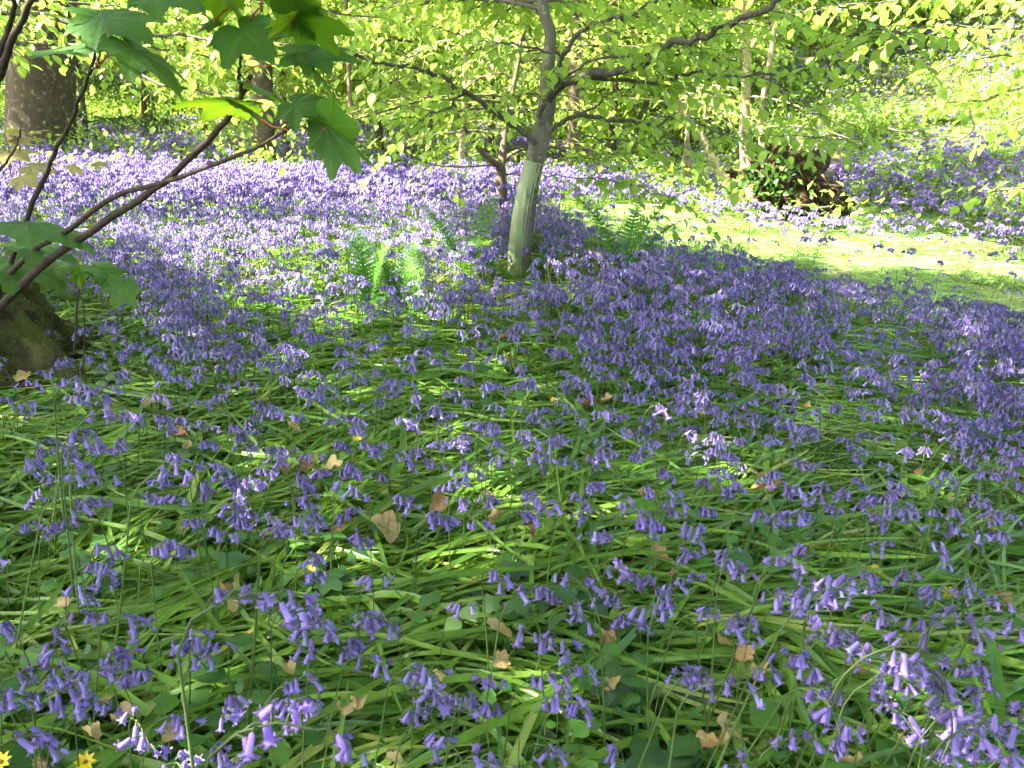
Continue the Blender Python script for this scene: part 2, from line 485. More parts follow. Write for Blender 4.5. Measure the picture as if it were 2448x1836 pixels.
def shade_canopy():  # unseen crowns added overhead to cast the dappled shade
    n = 262000
    gx = rng.uniform(-9, 17, n); gy = rng.uniform(-1.5, 21, n)
    keep = rng.random(n) > lit_frac(gx, gy) * .985  # leaves thinned out wherever the sun map wants light
    gx, gy = gx[keep], gy[keep]; n = len(gx)
    h = rng.uniform(5.0, 9.0, n) + .04 * gy
    p = np.stack([gx, gy, zg(gx, gy)], -1) + S[None] * (h / S[2])[:, None]
    c = vnoise(p[:, 0] * .5 + 99, p[:, 1] * .5)
    trunks = [(-7.6, 2.2, .26, 'unseen tree added beyond the left edge to shade the near bluebells'), (3.2, -3.2, .22, 'unseen tree added behind the camera to cast shade'), (-12.5, 12.5, .3, 'unseen shade tree added far out to the left of the big beech'), (13.5, 7.2, .24, 'unseen shade tree added on the right hand slope above the grass')]
    tx = np.array([[t[0], t[1]] for t in trunks])
    own = np.argmin(((p[:, None, :2] - tx[None]) ** 2).sum(-1), 1)
    for k, (x, y, r, lab) in enumerate(trunks):
        root = tag(empty('added_shade_tree', (0, 0, 0)), lab, 'tree')
        q = p[own == k]; m = len(q)
        b = Buf()
        az = rng.uniform(0, 6.28, m); A = np.stack([np.cos(az), np.sin(az), rng.uniform(-.6, .1, m)], -1)
        Nn = np.stack([rng.normal(0, .4, m), rng.normal(0, .4, m), np.ones(m)], -1)
        b.leaves(q, A, Nn, rng.uniform(.12, .2, m), rng.random(m), *T_FAR)
        b.obj('crown', M['wood_leaf'], root)
        t = Buf(); z0 = float(zg(x, y)) - .1
        tr = smooth_path([(x, y, z0), (x + .1, y + .1, z0 + 2.5), (x - .05, y, z0 + 5), (x + .1, y + .1, z0 + 8.5)], 14)
        t.tube(tr, np.linspace(r, .05, 14), 10)
        if m:
            for e in q[rng.choice(m, min(24, m), False)]:
                s0 = tr[int(rng.integers(4, 11))]
                mid = (s0 + e) / 2 + np.array([0, 0, .5])
                t.tube(smooth_path([s0, mid, e], 8), np.linspace(.06, .012, 8), 5)
        t.obj('trunk', M['brown_bark'], root)


shade_canopy()


# ------------------------------------------------------------------ trees
def twigs(poly, bt, bl, t0=.2, sp=.11, ln=(.25, .5), ls=.062, lsp=.045, tpl=T_NEAR, droop=.35, flat=.25, dens=1.0, r=.0025, back=0.0):
    """side sprays along a branch: thin twigs into bt, leaves into bl"""
    poly = np.asarray(poly, float)
    seg = np.linalg.norm(np.diff(poly, axis=0), axis=1); cum = np.r_[0, np.cumsum(seg)]; Lt = cum[-1]
    s = t0 * Lt; side = 1
    while s <= Lt:
        i = min(np.searchsorted(cum, s), len(poly) - 1); i = max(i, 1)
        u = (s - cum[i - 1]) / max(seg[i - 1], 1e-6)
        p = poly[i - 1] * (1 - u) + poly[i] * u
        t = nrm(poly[i] - poly[i - 1])
        lat = nrm(np.cross(t, [0, 0, 1.0]) + 1e-6)
        f = 1 - .55 * s / Lt
        length = rng.uniform(*ln) * f
        end = s + sp > Lt
        d = nrm(t * (1.6 if end else rng.uniform(.5, 1.0)) + lat * side * (.0 if end else 1) + np.array([0, 0, rng.normal(.05, flat)]))
        if back and d[1] < -.1 and rng.random() < back:
            s += sp * rng.uniform(.7, 1.3); side = -side; continue
        k = 5
        q = p + d[None] * np.linspace(0, length, k)[:, None] + np.array([0, 0, -1.0]) * droop * length * (np.linspace(0, 1, k) ** 2)[:, None] + rng.normal(0, .012, (k, 3)) * np.linspace(0, 1, k)[:, None]
        if rng.random() < dens:
            bt.tube(q, np.linspace(r, r * .4, k), 3)
            m = max(2, int(length / lsp))
            tt = np.linspace(.12, 1, m) * (k - 1)
            ii = np.minimum(tt.astype(int), k - 2); uu = (tt - ii)[:, None]
            pp = q[ii] * (1 - uu) + q[ii + 1] * uu
            dd = nrm(q[ii + 1] - q[ii])
            ll = nrm(np.cross(dd, [0, 0, 1.0]) + 1e-6) * np.where(np.arange(m) % 2, 1, -1)[:, None]
            ll[-1] = dd[-1]
            A = dd * .55 + ll * .8 + np.array([0, 0, -1.0]) * rng.uniform(.1, .9, (m, 1)) + rng.normal(0, .18, (m, 3))
            Nn = np.array([0, 0, 1.0]) + rng.normal(0, .35, (m, 3))
            bl.leaves(pp, A, Nn, ls * rng.uniform(.65, 1.15, m), np.clip(rng.normal(.5, .28, m), 0, 1), *tpl)
        s += sp * rng.uniform(.7, 1.3); side = -side


def limb(p0, d, length, k=9, droop=.25, wob=.05):
    d = nrm(d); s = np.linspace(0, 1, k)
    q = np.asarray(p0)[None] + d[None] * (s * length)[:, None]
    q[:, 2] += -droop * length * s ** 2 + 0
    w = np.cumsum(rng.normal(0, wob * length / k, (k, 3)), 0); w -= w[0]
    return q + w


def tree_parts(seed, tr, rad, nlimb, zr, llen, ls, tpl, bark, leaf, sp=.12, tw=(.35, .75), lsp=.06, dens=1., up=.12, azr=(0, 6.283), droop=.2, r0=.3, lr=.02):
    """trunk (with limbs) buffer and crown buffer round the trunk polyline tr"""
    global rng
    keep = rng; rng = np.random.default_rng(seed)
    bt, bl = Buf(), Buf()
    bt.tube(tr, rad, 12, wob=.05)
    for i in range(nlimb):
        z = rng.uniform(*zr)
        j = np.searchsorted(tr[:, 2], z); j = min(max(j, 1), len(tr) - 1)
        p = tr[j - 1] + (tr[j] - tr[j - 1]) * np.clip((z - tr[j - 1][2]) / max(tr[j][2] - tr[j - 1][2], 1e-6), 0, 1)
        az = rng.uniform(*azr); el = rng.normal(up, .2)
        ln = rng.uniform(*llen)
        lp = limb(p, (math.cos(az), math.sin(az), el), ln, droop=droop)
        bt.tube(lp, np.linspace(min(lr * (ln / 2), rad[j] * .6), .004, len(lp)), 5)
        for q in range(2):
            k = int(rng.integers(2, 6)); t = nrm(lp[k] - lp[k - 1]); lat = np.cross(t, [0, 0, 1.0]) * (1 if q else -1)
            sl = limb(lp[k], t + lat * rng.uniform(.4, .9), ln * .5, 6, droop)
            bt.tube(sl, np.linspace(.007, .003, len(sl)), 4)
            twigs(sl, bt, bl, .15, sp, tw, ls, lsp, tpl, dens=dens, r=.003)
        twigs(lp, bt, bl, .2, sp, tw, ls, lsp, tpl, dens=dens, r=.003)
    rng = keep
    return bt.mesh('trunk', bark), bl.mesh('crown', leaf)


def place(name, parts, loc, rz, s, label, cat='tree', group=None):
    root = empty(name, loc, rz); root.scale = (s, s, s)
    for nm, me in zip(('trunk', 'crown'), parts): part(nm, me, root)
    return tag(root, label, cat, group)


def trunk_px(pix, y, widths, extra=5.0, n=24, y1=None):
    """trunk polyline through photo pixels at distance y, carried on upwards past the frame"""
    pts = [P(a, b, y) for a, b in pix]
    d = nrm(pts[-1] - pts[0]); d = nrm(d + np.array([0, 0, .5]))
    pts.append(pts[-1] + d * extra * .5); pts.append(pts[-1] + d * extra * .5)
    tr = smooth_path(pts, n)
    w = [q / F * y / 2 for q in widths] + [widths[-1] / F * y / 2 * .6, .02]
    rad = np.interp(np.linspace(0, 1, n), np.linspace(0, 1, len(w)), w)
    return tr, rad


def z2(*a): return [(800 + x / 2.404, y / 2.404) for x, y in a]
def z3(*a): return [(1528 + x / 2.404, y / 2.404) for x, y in a]
def z1(*a): return [(x / 2.404, y / 2.404) for x, y in a]


def branch_px(pix, ya, yb, n=16):
    ys_ = np.linspace(ya, yb, len(pix))
    return smooth_path([P(a, b, y) for (a, b), y in zip(pix, ys_)], n)


def central_tree():
    Y = float(hit(1234, 632)[1]); Y = 4.25
    base = hit(1230, 640)
    root = tag(empty('guarded_tree', (0, 0, 0)), 'grey-barked young tree rising out of a pale green tube, spreading dark branches', 'tree')
    pix = [(1236, 690), (1258, 480), (1275, 400)] + z2((1190, 760), (1225, 560), (1222, 420), (1240, 200), (1200, 60), (1190, -120), (1200, -330))
    wid = [52, 50, 46, 45, 40, 32, 26, 24, 20, 16]
    tr, rad = trunk_px(pix, Y, wid, 2.5, 40)
    bt, bl = Buf(), Buf()
    bt.tube(tr, rad, 14, wob=.06)
    lower = Buf()
    BR = [
        (z2((1150, 830), (1100, 770), (1000, 700), (930, 650), (830, 570), (720, 520), (640, 455), (560, 410), (450, 385), (330, 370), (210, 345), (60, 300)), 4.2, 3.75, 30, 11),
        (z2((740, 548), (660, 610), (590, 650), (490, 680), (330, 690)), 4.0, 3.8, 11, 4),
        (z2((1230, 570), (1290, 500), (1340, 470), (1450, 435), (1600, 420), (1720, 390), (1800, 360), (1860, 280), (1920, 250), (2050, 225), (2150, 200)) + z3((480, 150), (600, 110), (700, 70), (820, 0), (960, -90)), 4.2, 3.5, 44, 20),
        (z2((1180, 710), (1190, 620), (1230, 540), (1270, 480), (1300, 400), (1300, 330), (1340, 270), (1400, 200), (1500, 140), (1600, 115), (1720, 80), (1800, 30), (1860, -20), (1960, -120)), 4.15, 3.8, 26, 16),
        (z2((1300, 330), (1230, 290), (1100, 265), (980, 250), (880, 245), (700, 200)), 4.0, 3.7, 11, 5),
        (z2((1235, 760), (1290, 710), (1390, 665), (1480, 670), (1600, 690), (1720, 705), (1830, 720), (1900, 690), (1960, 670), (2100, 690), (2212, 720)), 4.3, 4.6, 26, 9),
        (z2((1390, 665), (1480, 620), (1560, 550), (1640, 515), (1760, 500)), 4.4, 4.5, 14, 5),
        (z2((1290, 470), (1400, 380), (1520, 340), (1700, 320), (1900, 315), (2212, 330)) + z3((560, 350),), 4.1, 3.9, 14, 6),
        (z2((1420, 450), (1600, 465), (1750, 460), (1850, 475), (1950, 450), (2050, 420), (2140, 405)) + z3((430, 440), (550, 445), (700, 430), (850, 420), (950, 390), (1060, 365), (1200, 330)), 4.15, 3.7, 18, 5),
        (z3((720, 440), (800, 500), (860, 580), (930, 640), (1050, 660)), 3.75, 3.6, 8, 4),
        (z2((1380, 740), (1500, 800), (1650, 810), (1800, 830)) + z3((240, 830),), 4.4, 4.7, 9, 4),
        (z3((100, 660), (240, 680), (360, 720), (450, 760), (580, 770), (1000, 790), (1280, 800)), 4.5, 4.0, 9, 3),
        (z2((1200, 895), (1300, 910), (1450, 905), (1600, 880), (1800, 860)), 4.3, 4.4, 8, 3),
        (z2((1200, 1000), (1300, 1020), (1500, 1020), (1650, 1050), (1800, 1100), (2030, 1170)), 4.3, 4.2, 7, 3),
        (z3((1110, 0), (1200, 80), (1300, 120), (1400, 150), (1480, 190), (1620, 210)), 3.5, 3.4, 8, 4),
        (z3((1620, 150), (1480, 175), (1400, 200), (1310, 250)), 3.4, 3.4, 7, 4),
    ]
    for pix, ya, yb, w0, w1 in BR:
        b = branch_px(pix, ya, yb, 6 + 2 * len(pix))
        k = len(b)
        b = b + rng.normal(0, .006, b.shape)
        br = Buf(); br.tube(b, 1.2 * np.linspace(w0, w1, k) / 2.404 / F * 4.1 / 2, 7, wob=.15)
        twigs(b, br, bl, .12, .038, (.22, .55), .062, .04, T_NEAR, droop=.3, back=.5)
        br.obj('branch', M['branch'], root)
    # the rest of the crown above, behind and beside
    for i in range(60):
        z = rng.uniform(1.2, 4.2); j = min(np.searchsorted(tr[:, 2], z), len(tr) - 1)
        az = rng.uniform(0, 6.283)
        if math.sin(az) < -.4 and z < 1.8: az += math.pi
        ln = rng.uniform(1.0, 2.3) * (1.15 - .12 * z)
        lp = limb(tr[j], (math.cos(az), math.sin(az), rng.normal(.25, .15)), ln, droop=.2)
        bt.tube(lp, np.linspace(.014, .004, len(lp)), 5)
        twigs(lp, bt, bl, .2, .06, (.25, .55), .064, .042, T_NEAR, droop=.3)
    bt.obj('trunk', M['grey_bark'], root); bl.obj('crown', M['beech'], root)
    return Y


YC = central_tree()


def guard(pts, y, wpx, label, seam=True):
    root = tag(empty('tree_guard', (0, 0, 0)), label, 'tree guard')
    c = smooth_path([P(a, b, y) for a, b in pts], 12)
    r = np.interp(np.linspace(0, 1, 12), np.linspace(0, 1, len(wpx)), [w / 2 / F * y for w in wpx])
    b = Buf(); b.tube(c, r, 22); b.tube(c[::-1], r[::-1] - .003, 22)
    b.obj('tube', M['guard'], root)
    rim = Buf(); t = nrm(c[-1] - c[-2]); u = nrm(np.cross(t, [0, 1, 0])); v = np.cross(t, u)
    a = np.linspace(0, 2 * math.pi, 25)
    rim.tube(c[-1] + (r[-1] + .001) * (np.cos(a)[:, None] * u + np.sin(a)[:, None] * v), .0035, 6); rim.obj('rim', M['guard'], root)
    if seam:
        sm = Buf()
        for off in (.30, .55):
            q = c + np.stack([np.sin(off) * r, -np.cos(off) * r * 1.01, 0 * r], -1)
            sm.tube(q, .0035, 5)
        sm.obj('seam', M['guard'], root)
    return root


guard([(1234, 690), (1240, 600), (1256, 480), (1277, 388)], YC, [52, 52, 50, 46], 'pale green plastic tube round the base of the central young tree')
guard([(846, 450), (845, 402), (844, 385)], 9.6, [21, 21, 21], 'small pale green tube guarding a sapling far behind the sycamore leaves', False)


def named_tree(name, pix, y, wid, label, bark, nl=10, zr=(1.2, 4), ll=(1., 2.), ls=.075, tpl=T_FAR, leaf='wood_leaf', extra=5., seed=1, **kw):
    tr, rad = trunk_px(pix, y, wid, extra)
    root = tag(empty(name, (0, 0, 0)), label, 'tree')
    bt, bl = tree_parts(seed, tr, rad, nl, zr, ll, ls, tpl, M[bark], M[leaf], **kw)
    part('trunk', bt, root); part('crown', bl, root)
    return root


named_tree('beech_tree', [(96, 430), (98, 370), (98, 300), (100, 100), (102, 0), (104, -100)], 11.0, [200, 160, 146, 140, 138, 136], 'massive grey-brown beech trunk at the upper left with pale lichen flecks', 'beech_bark', 10, (2.6, 6), (2, 4), extra=6, seed=3)
named_tree('grey_trunk_tree', [(640, 420), (634, 380), (631, 300), (628, 200), (624, 60), (620, -40)], 10.4, [62, 54, 46, 44, 42, 38], 'upright grey trunk behind the sycamore leaves, left of centre', 'beech_bark', 20, (1.3, 4.5), (1.0, 2.4), seed=4)
named_tree('thin_tree', [(345, 320), (344, 240), (342, 120), (342, 0)], 15.5, [16, 12, 11, 9], 'thin dark sapling between the big beech and the grey trunk', 'brown_bark', 16, (1.0, 4), (.8, 1.8), seed=5)
named_tree('pale_birch', [(1106, 430), (1104, 370), (1108, 300), (1112, 180), (1116, 0)], 9.2, [20, 15, 13, 13, 12], 'slim pale trunk in sunlight left of the forked sapling', 'pale_bark', 12, (1.1, 4), (.7, 1.5), seed=6)
named_tree('slender_tree', [(1368, 450), (1370, 380), (1373, 250), (1376, 120), (1380, 0)], 9.8, [38, 30, 27, 26, 24], 'brown trunk seen between branches just right of the guarded tree', 'brown_bark', 14, (1.2, 4), (.8, 2.0), seed=7)
named_tree('small_tree', [(845, 440), (844, 380), (838, 250), (832, 120), (828, 0)], 9.6, [14, 13, 12, 11, 9], 'slender sapling standing in the small distant green tube', 'brown_bark', 14, (1.1, 3.6), (.6, 1.3), seed=8)


def forked_tree():
    root = tag(empty('forked_sapling', (0, 0, 0)), 'low forking sapling with brown trunk just left of the pale green tube', 'tree')
    Y = 5.5; bt, bl = Buf(), Buf()
    parts = [(z2((985, 1330), (970, 1200), (960, 1080), (955, 970)), 74, 60, Y, Y), (z2((950, 985), (940, 950), (870, 900), (820, 840), (770, 770), (740, 720), (700, 640)), 40, 12, Y, Y - .3),
             (z2((955, 985), (965, 940), (1000, 900), (1050, 870), (1110, 850), (1180, 830)), 36, 14, Y, Y + .3), 
             (z2((940, 960), (900, 950), (800, 955), (680, 960), (560, 945), (450, 900), (380, 850)), 14, 5, Y, Y - .6), (z2((962, 1010), (1040, 995), (1100, 1000), (1230, 985)), 12, 5, Y, Y)]
    for pix, w0, w1, ya, yb in parts:
        b = branch_px(pix, ya, yb, 12)
        bt.tube(b, np.linspace(w0, w1, 12) / 2.404 / F * Y / 2, 9, wob=.1)
        if w0 < 60: twigs(b, bt, bl, .35, .12, (.25, .55), .062, .055, T_FAR)
    stem = branch_px(z2((955, 980), (970, 850), (985, 700), (1010, 600), (1030, 480), (1060, 330), (1080, 100), (1090, -200)), Y, Y + .4, 24)
    bt.tube(stem, np.linspace(48, 10, 24) / 2.404 / F * Y / 2, 9, wob=.1)
    for i in range(20):
        p = stem[int(rng.integers(3, len(stem)))]
        az = rng.uniform(0, 6.28)
        lp = limb(p, (math.cos(az), math.sin(az), .15), rng.uniform(.7, 1.6)); bt.tube(lp, np.linspace(.01, .004, len(lp)), 5)
        twigs(lp, bt, bl, .2, .12, (.25, .5), .062, .055, T_FAR)
    bt.obj('trunk', M['brown_bark'], root); bl.obj('crown', M['beech'], root)


forked_tree()


def coppice():
    root = tag(empty('coppice_tree', (0, 0, 0)), 'sunlit pale multi-stemmed coppice beside the fallen root plate', 'tree')
    Y = 8.8; bl = Buf()
    for pix, w0, w1 in ((z3((600, 1190), (540, 1090), (470, 1000), (420, 910), (370, 800), (320, 740), (230, 620), (100, 480)), 62, 24), (z3((640, 1210), (625, 1050), (615, 900), (605, 780), (610, 620), (620, 300), (600, -100)), 84, 40), (z3((700, 1200), (705, 1040), (710, 900), (700, 760), (705, 600), (760, 300), (800, -100)), 46, 24)):
        b = branch_px(pix, Y, Y + .2, 18); bt = Buf()
        bt.tube(b, np.linspace(w0, w1, 18) / 2.404 / F * Y / 2, 10, wob=.1)
        twigs(b, bt, bl, .5, .16, (.3, .7), .075, .06, T_FAR)
        for i in range(4):
            lp = limb(b[int(rng.integers(9, 17))], (rng.normal(), rng.normal(), .2), rng.uniform(.6, 1.5)); bt.tube(lp, np.linspace(.012, .004, len(lp)), 5)
            twigs(lp, bt, bl, .2, .14, (.3, .6), .075, .06, T_FAR)
        bt.obj('trunk', M['pale_bark'], root)
    bl.obj('crown', M['beech'], root)
    r2 = tag(empty('twin_stem_tree', (0, 0, 0)), 'small twin-stemmed tree in the shade left of the pale coppice', 'tree')
    bt, bl = Buf(), Buf()
    for pix, w0 in ((z3((262, 1010), (262, 900), (268, 800), (275, 600), (250, 300)), 26), (z3((298, 1010), (290, 880), (280, 780), (300, 560), (360, 200)), 24)):
        bt = Buf(); b = branch_px(pix, 11, 11, 12); bt.tube(b, np.linspace(w0, 10, 12) / 2.404 / F * 11 / 2, 8)
        twigs(b, bt, bl, .4, .14, (.3, .7), .075, .06, T_FAR)
        bt.obj('trunk', M['pale_bark'], r2)
    bl.obj('crown', M['wood_leaf'], r2)


coppice()


def root_plate():
    Y = 9.0
    c = P(1885, 432, Y); root = tag(empty('root_plate', (0, 0, 0)), 'upturned brown root plate of a fallen tree, dark hollows and torn roots', 'fallen tree')
    nu, nv = 110, 70; V = []
    for i in range(nv):
        ph = math.pi * i / (nv - 1)
        for j in range(nu):
            th = 2 * math.pi * j / nu
            d = np.array([math.sin(ph) * math.cos(th), math.sin(ph) * math.sin(th), math.cos(ph)])
            n = vnoise(d[0] * 4 + 10, d[2] * 4 + d[1] * 3) - .5 + .6 * (vnoise(d[0] * 9 + 50, d[2] * 9 + d[1] * 9) - .5) + .45 * (vnoise(d[0] * 24 + 80, d[2] * 24 + d[1] * 20) - .5) + .3 * (vnoise(d[0] * 50 + 8, d[2] * 50 + d[1] * 44) - .5)
            V.append(c + d * np.array([.52, .36, .36]) * (1 + .7 * n) + np.array([.22 * d[2] * -1, 0, -.05]))
    b = Buf(); b.add(V, [(i * nu + j, i * nu + (j + 1) % nu, (i + 1) * nu + (j + 1) % nu, (i + 1) * nu + j) for i in range(nv - 1) for j in range(nu)])
    b.obj('earth', M['root'], root)
    t = Buf()
    for i in range(110):
        a = rng.uniform(0, 6.28); e = rng.uniform(-.9, 1.0)
        d = np.array([math.cos(a) * math.cos(e), -abs(math.sin(a)) * math.cos(e), math.sin(e)])
        p = c + d * np.array([.48, .34, .33]) + np.array([-.22 * d[2], 0, -.05])
        q = limb(p - d * .1, d * .6 + rng.normal(0, .8, 3), rng.uniform(.12, .36), 7, .5, .3)
        t.tube(q, np.linspace(rng.uniform(.008, .022), .003, 7), 5)
    t.obj('torn_roots', M['root'], root)
    iv = Buf(); n = 190
    p = c + rng.normal(0, 1, (n, 3)) * np.array([.25, .1, .16]) + np.array([-.36, -.42, .06])
    iv.leaves(p, rng.normal(0, 1, (n, 3)) + [0, 0, -.6], rng.normal(0, .5, (n, 3)) + [0, -1, .5], rng.uniform(.04, .09, n), rng.random(n), *T_FAR)
    iv.obj('ivy', M['herb'], root)
    # fallen trunk lying behind the plate
    tk = Buf(); tk.tube(smooth_path([c + [.05, .2, -.1], c + [1.0, 1.6, -.1], c + [2.0, 3.4, .1]], 10), np.linspace(.26, .18, 10), 10); tk.obj('trunk', M['brown_bark'], root)


root_plate()

# overhanging crowns whose trunks stand outside the frame
def overhang(name, base, pixs, label, seed, leaf, ls, tpl, bark='branch', w=.02, lsp=.045, sp=.06, ln=(.3, .65)):
    root = tag(empty(name, (0, 0, 0)), label, 'tree')
    bt, bl = Buf(), Buf()
    z0 = float(zg(base[0], base[1])) - .1
    tr = smooth_path([(base[0], base[1], z0), (base[0] + .05, base[1], z0 + 1.2), (base[0] - .03, base[1] + .05, z0 + 2.6), (base[0], base[1], z0 + 5)], 16)
    bt.tube(tr, np.linspace(.09, .03, 16), 10)
    for pix, ya, yb in pixs:
        pts = [P(a, b, y) for (a, b), y in zip(pix, np.linspace(ya, yb, len(pix)))]
        zt = pts[0][2]; j = min(np.searchsorted(tr[:, 2], zt - .3), 15)
        b = smooth_path([tr[j]] + pts, 16) + rng.normal(0, .008, (16, 3))
        bt.tube(b, np.linspace(w, .004, 16), 6)
        twigs(b, bt, bl, .25, sp, ln, ls, lsp, tpl, droop=.35)
    bt.obj('trunk', M[bark], root); bl.obj('crown', M[leaf], root)


overhang('young_beech', (-4.6, 5.2), [([(-100, 30), (200, 60), (450, 90), (700, 110)], 5, 4.4), ([(-100, 110), (150, 110), (350, 110), (560, 150)], 5, 4.8), ([(-60, -60), (300, -30), (600, 0), (900, 40)], 4.8, 4.2), ([(-60, -160), (300, -140), (700, -90), (1000, -60)], 5, 4.5),
         ([(100, 30), (350, 190), (600, 240), (760, 300)], 6, 5.6), ([(-100, 0), (200, 10), (420, 20)], 5.6, 6.4)], 'young beech reaching in from the left with bright drooping leaves before the big trunk', 21, 'beech', .068, T_NEAR)
overhang('hazel_bush', (5.6, 7.0), [([(2700, 60), (2450, 70), (2250, 60), (2050, 90)], 6.8, 6.6), ([(2700, 140), (2500, 130), (2350, 140), (2200, 180)], 6.8, 6.4), ([(2700, -40), (2400, -20), (2150, 0), (1900, 30)], 6.8, 6.8),
         ([(2700, 200), (2480, 200), (2380, 230), (2260, 250)], 6.8, 6.6), ([(2700, -120), (2400, -120), (2000, -80), (1800, -50)], 7, 7), ([(2700, 430), (2520, 440), (2440, 450), (2370, 460)], 6, 5.8), ([(2700, 260), (2560, 250), (2460, 270), (2400, 300)], 6, 6)],
         'sunlit broad-leaved bush reaching in from the upper right over the slope', 22, 'beech', .10, T_NEAR, lsp=.06, sp=.075, ln=(.35, .8))

# background woodland trees : shared kinds, each its own thing
KINDS = []
for k, (leaf, bark, nl, hh, zr, ll, ls) in enumerate([('beech', 'beech_bark', 44, 6, (1.3, 4.2), (1.2, 2.7), .10), ('beech', 'brown_bark', 44, 5.5, (1.1, 3.8), (1.0, 2.3), .10), ('wood_leaf', 'beech_bark', 46, 6.5, (1.4, 4.4), (1.4, 3.0), .115), ('dark_leaf', 'brown_bark', 44, 4.2, (.25, 3.2), (.8, 1.7), .085)]):
    tr = smooth_path([(0, 0, -.2), (.06, .04, 1.5), (-.05, .1, 3.2), (.05, 0, hh)], 18)
    KINDS.append(tree_parts(100 + k, tr, np.linspace(.075 if k < 3 else .05, .02, 18), nl, zr, ll, ls, T_FAR, M[bark], M[leaf], sp=.105, tw=(.35, .85), lsp=.055))
NAMES = ['woodland_beech', 'woodland_hornbeam', 'woodland_maple', 'holly_bush']
BG = [  # px at horizon, distance, kind, scale
    (300, 14, 3, 1.0, 'dark evergreen bush just right of the big beech'), (455, 17, 1, 1.0, 'leafy young tree standing right of the thin dark sapling'), (180, 16.5, 0, 1.0, 'bright green tree half hidden by the big beech'), (560, 20, 2, 1.1, 'taller tree beyond the far left clearing'),
    (730, 13.5, 1, .95, 'bushy young tree right of the upright grey trunk'), (800, 18, 0, 1.1, 'bright young beech far behind the small green tube'), (940, 13, 0, .9, 'pale green tree left of the slim pale trunk'), (1040, 17, 2, 1.1, 'tall tree far behind the forked sapling'),
    (1180, 13.5, 1, .9, 'dense green tree directly behind the guarded tree'), (1290, 19, 2, 1.15, 'tall tree far behind the guarded tree, to its right'), (1440, 14, 0, .95, 'bright young tree behind the long right-hand branches'), (1540, 19, 1, 1.2, 'leafy tree far behind the twin stems'),
    (1650, 14.5, 2, .95, 'tree whose foliage shows above the coppice stems'), (1760, 17, 0, 1.1, 'bright tree behind the root plate'), (1850, 16, 0, .9, 'bright green bush on the slope above the root plate'), (1960, 19, 1, 1.05, 'leafy tree on the slope above the fallen tree'),
    (2080, 17.5, 1, .9, 'leafy bush halfway up the slope right of the fallen tree'), (2120, 21, 2, 1.1, 'tall tree at the top of the slope'), (2240, 18.5, 0, .95, 'bright green tree high on the slope'), (2380, 20, 1, 1.1, 'leafy tree at the top right of the slope'),
    (2500, 16.5, 1, .8, 'leafy bush part way up the slope at the right edge'), (40, 19, 2, 1.1, 'tall tree behind the big beech at the left edge'), (640, 24, 1, 1.3, 'distant leafy tree beyond the path end'), (1120, 24, 0, 1.3, 'distant bright tree behind the slim pale trunk'), (1650, 25, 1, 1.3, 'distant leafy tree behind the coppice'), (900, 25, 2, 1.3, 'distant tall tree seen over the bluebell crest'), (380, 25, 2, 1.3, 'distant tall tree behind the far left path'), (1400, 25, 2, 1.3, 'distant tall tree in the middle of the far wood'), (2000, 24, 2, 1.3, 'distant tall tree beyond the slope'), (2300, 24, 0, 1.3, 'distant bright tree on the skyline at the right'),
]
for i, (px, y, k, s, lab) in enumerate(BG):
    x = (px - CX) / F * y * 1.06
    place(NAMES[k], KINDS[k], (x, y, float(zg(x, y)) - .05), i * 1.7, s, lab, 'bush' if k == 3 else 'tree', 'trees and bushes of the wood behind')

# far wood : reads as one mass
b = Buf(); n = 60000
ang = rng.uniform(-.95, .95, n); d = rng.uniform(28, 44, n)
x = np.sin(ang) * d; y = np.cos(ang) * d * 1.02
zc = zg(x, y) + rng.uniform(0, 1, n) ** .9 * (7.0 + 4 * vnoise(x * .3, y * .3))
keep = vnoise(x * .7 + zc * .3, y * .7 + zc * .9) > .33
p = np.stack([x, y, zc], -1)[keep]; n = len(p)
b.leaves(p, rng.normal(0, 1, (n, 3)) + [0, 0, -.3], rng.normal(0, .5, (n, 3)) + [0, 0, 1], rng.uniform(.2, .42, n), rng.random(n), *T_FAR)
for i in range(70):
    a = rng.uniform(-.9, .9); dd = rng.uniform(27, 42); xx, yy = math.sin(a) * dd, math.cos(a) * dd
    z0 = float(zg(xx, yy)); b.tube([(xx, yy, z0 - .2), (xx + rng.normal(0, .2), yy, z0 + 4), (xx + rng.normal(0, .4), yy, z0 + 9)], [.2, .15, .08], 7, mat=1)
tag(b.obj('far_wood', [M['wood_leaf'], M['brown_bark']]), 'far green mass of woodland closing the view', 'woodland', kind='stuff')

#@@PART2
# ------------------------------------------------------------------ bluebells
def bell_template(n, rings):
    """petal tube hanging along -z with recurved tips; rings: (z, r_petal, r_gap)"""
    V, Fq = [], []
    for z, ra, rb, zb in rings:
        for i in range(n):
            a = 2 * math.pi * i / n
            tip = (i % 2 == 0)
            V.append(((ra if tip else rb) * math.cos(a), (ra if tip else rb) * math.sin(a), z if tip else zb))
    for k in range(len(rings) - 1):
        for i in range(n):
            Fq.append((k * n + i, k * n + (i + 1) % n, (k + 1) * n + (i + 1) % n, (k + 1) * n + i))
    return np.array(V), Fq


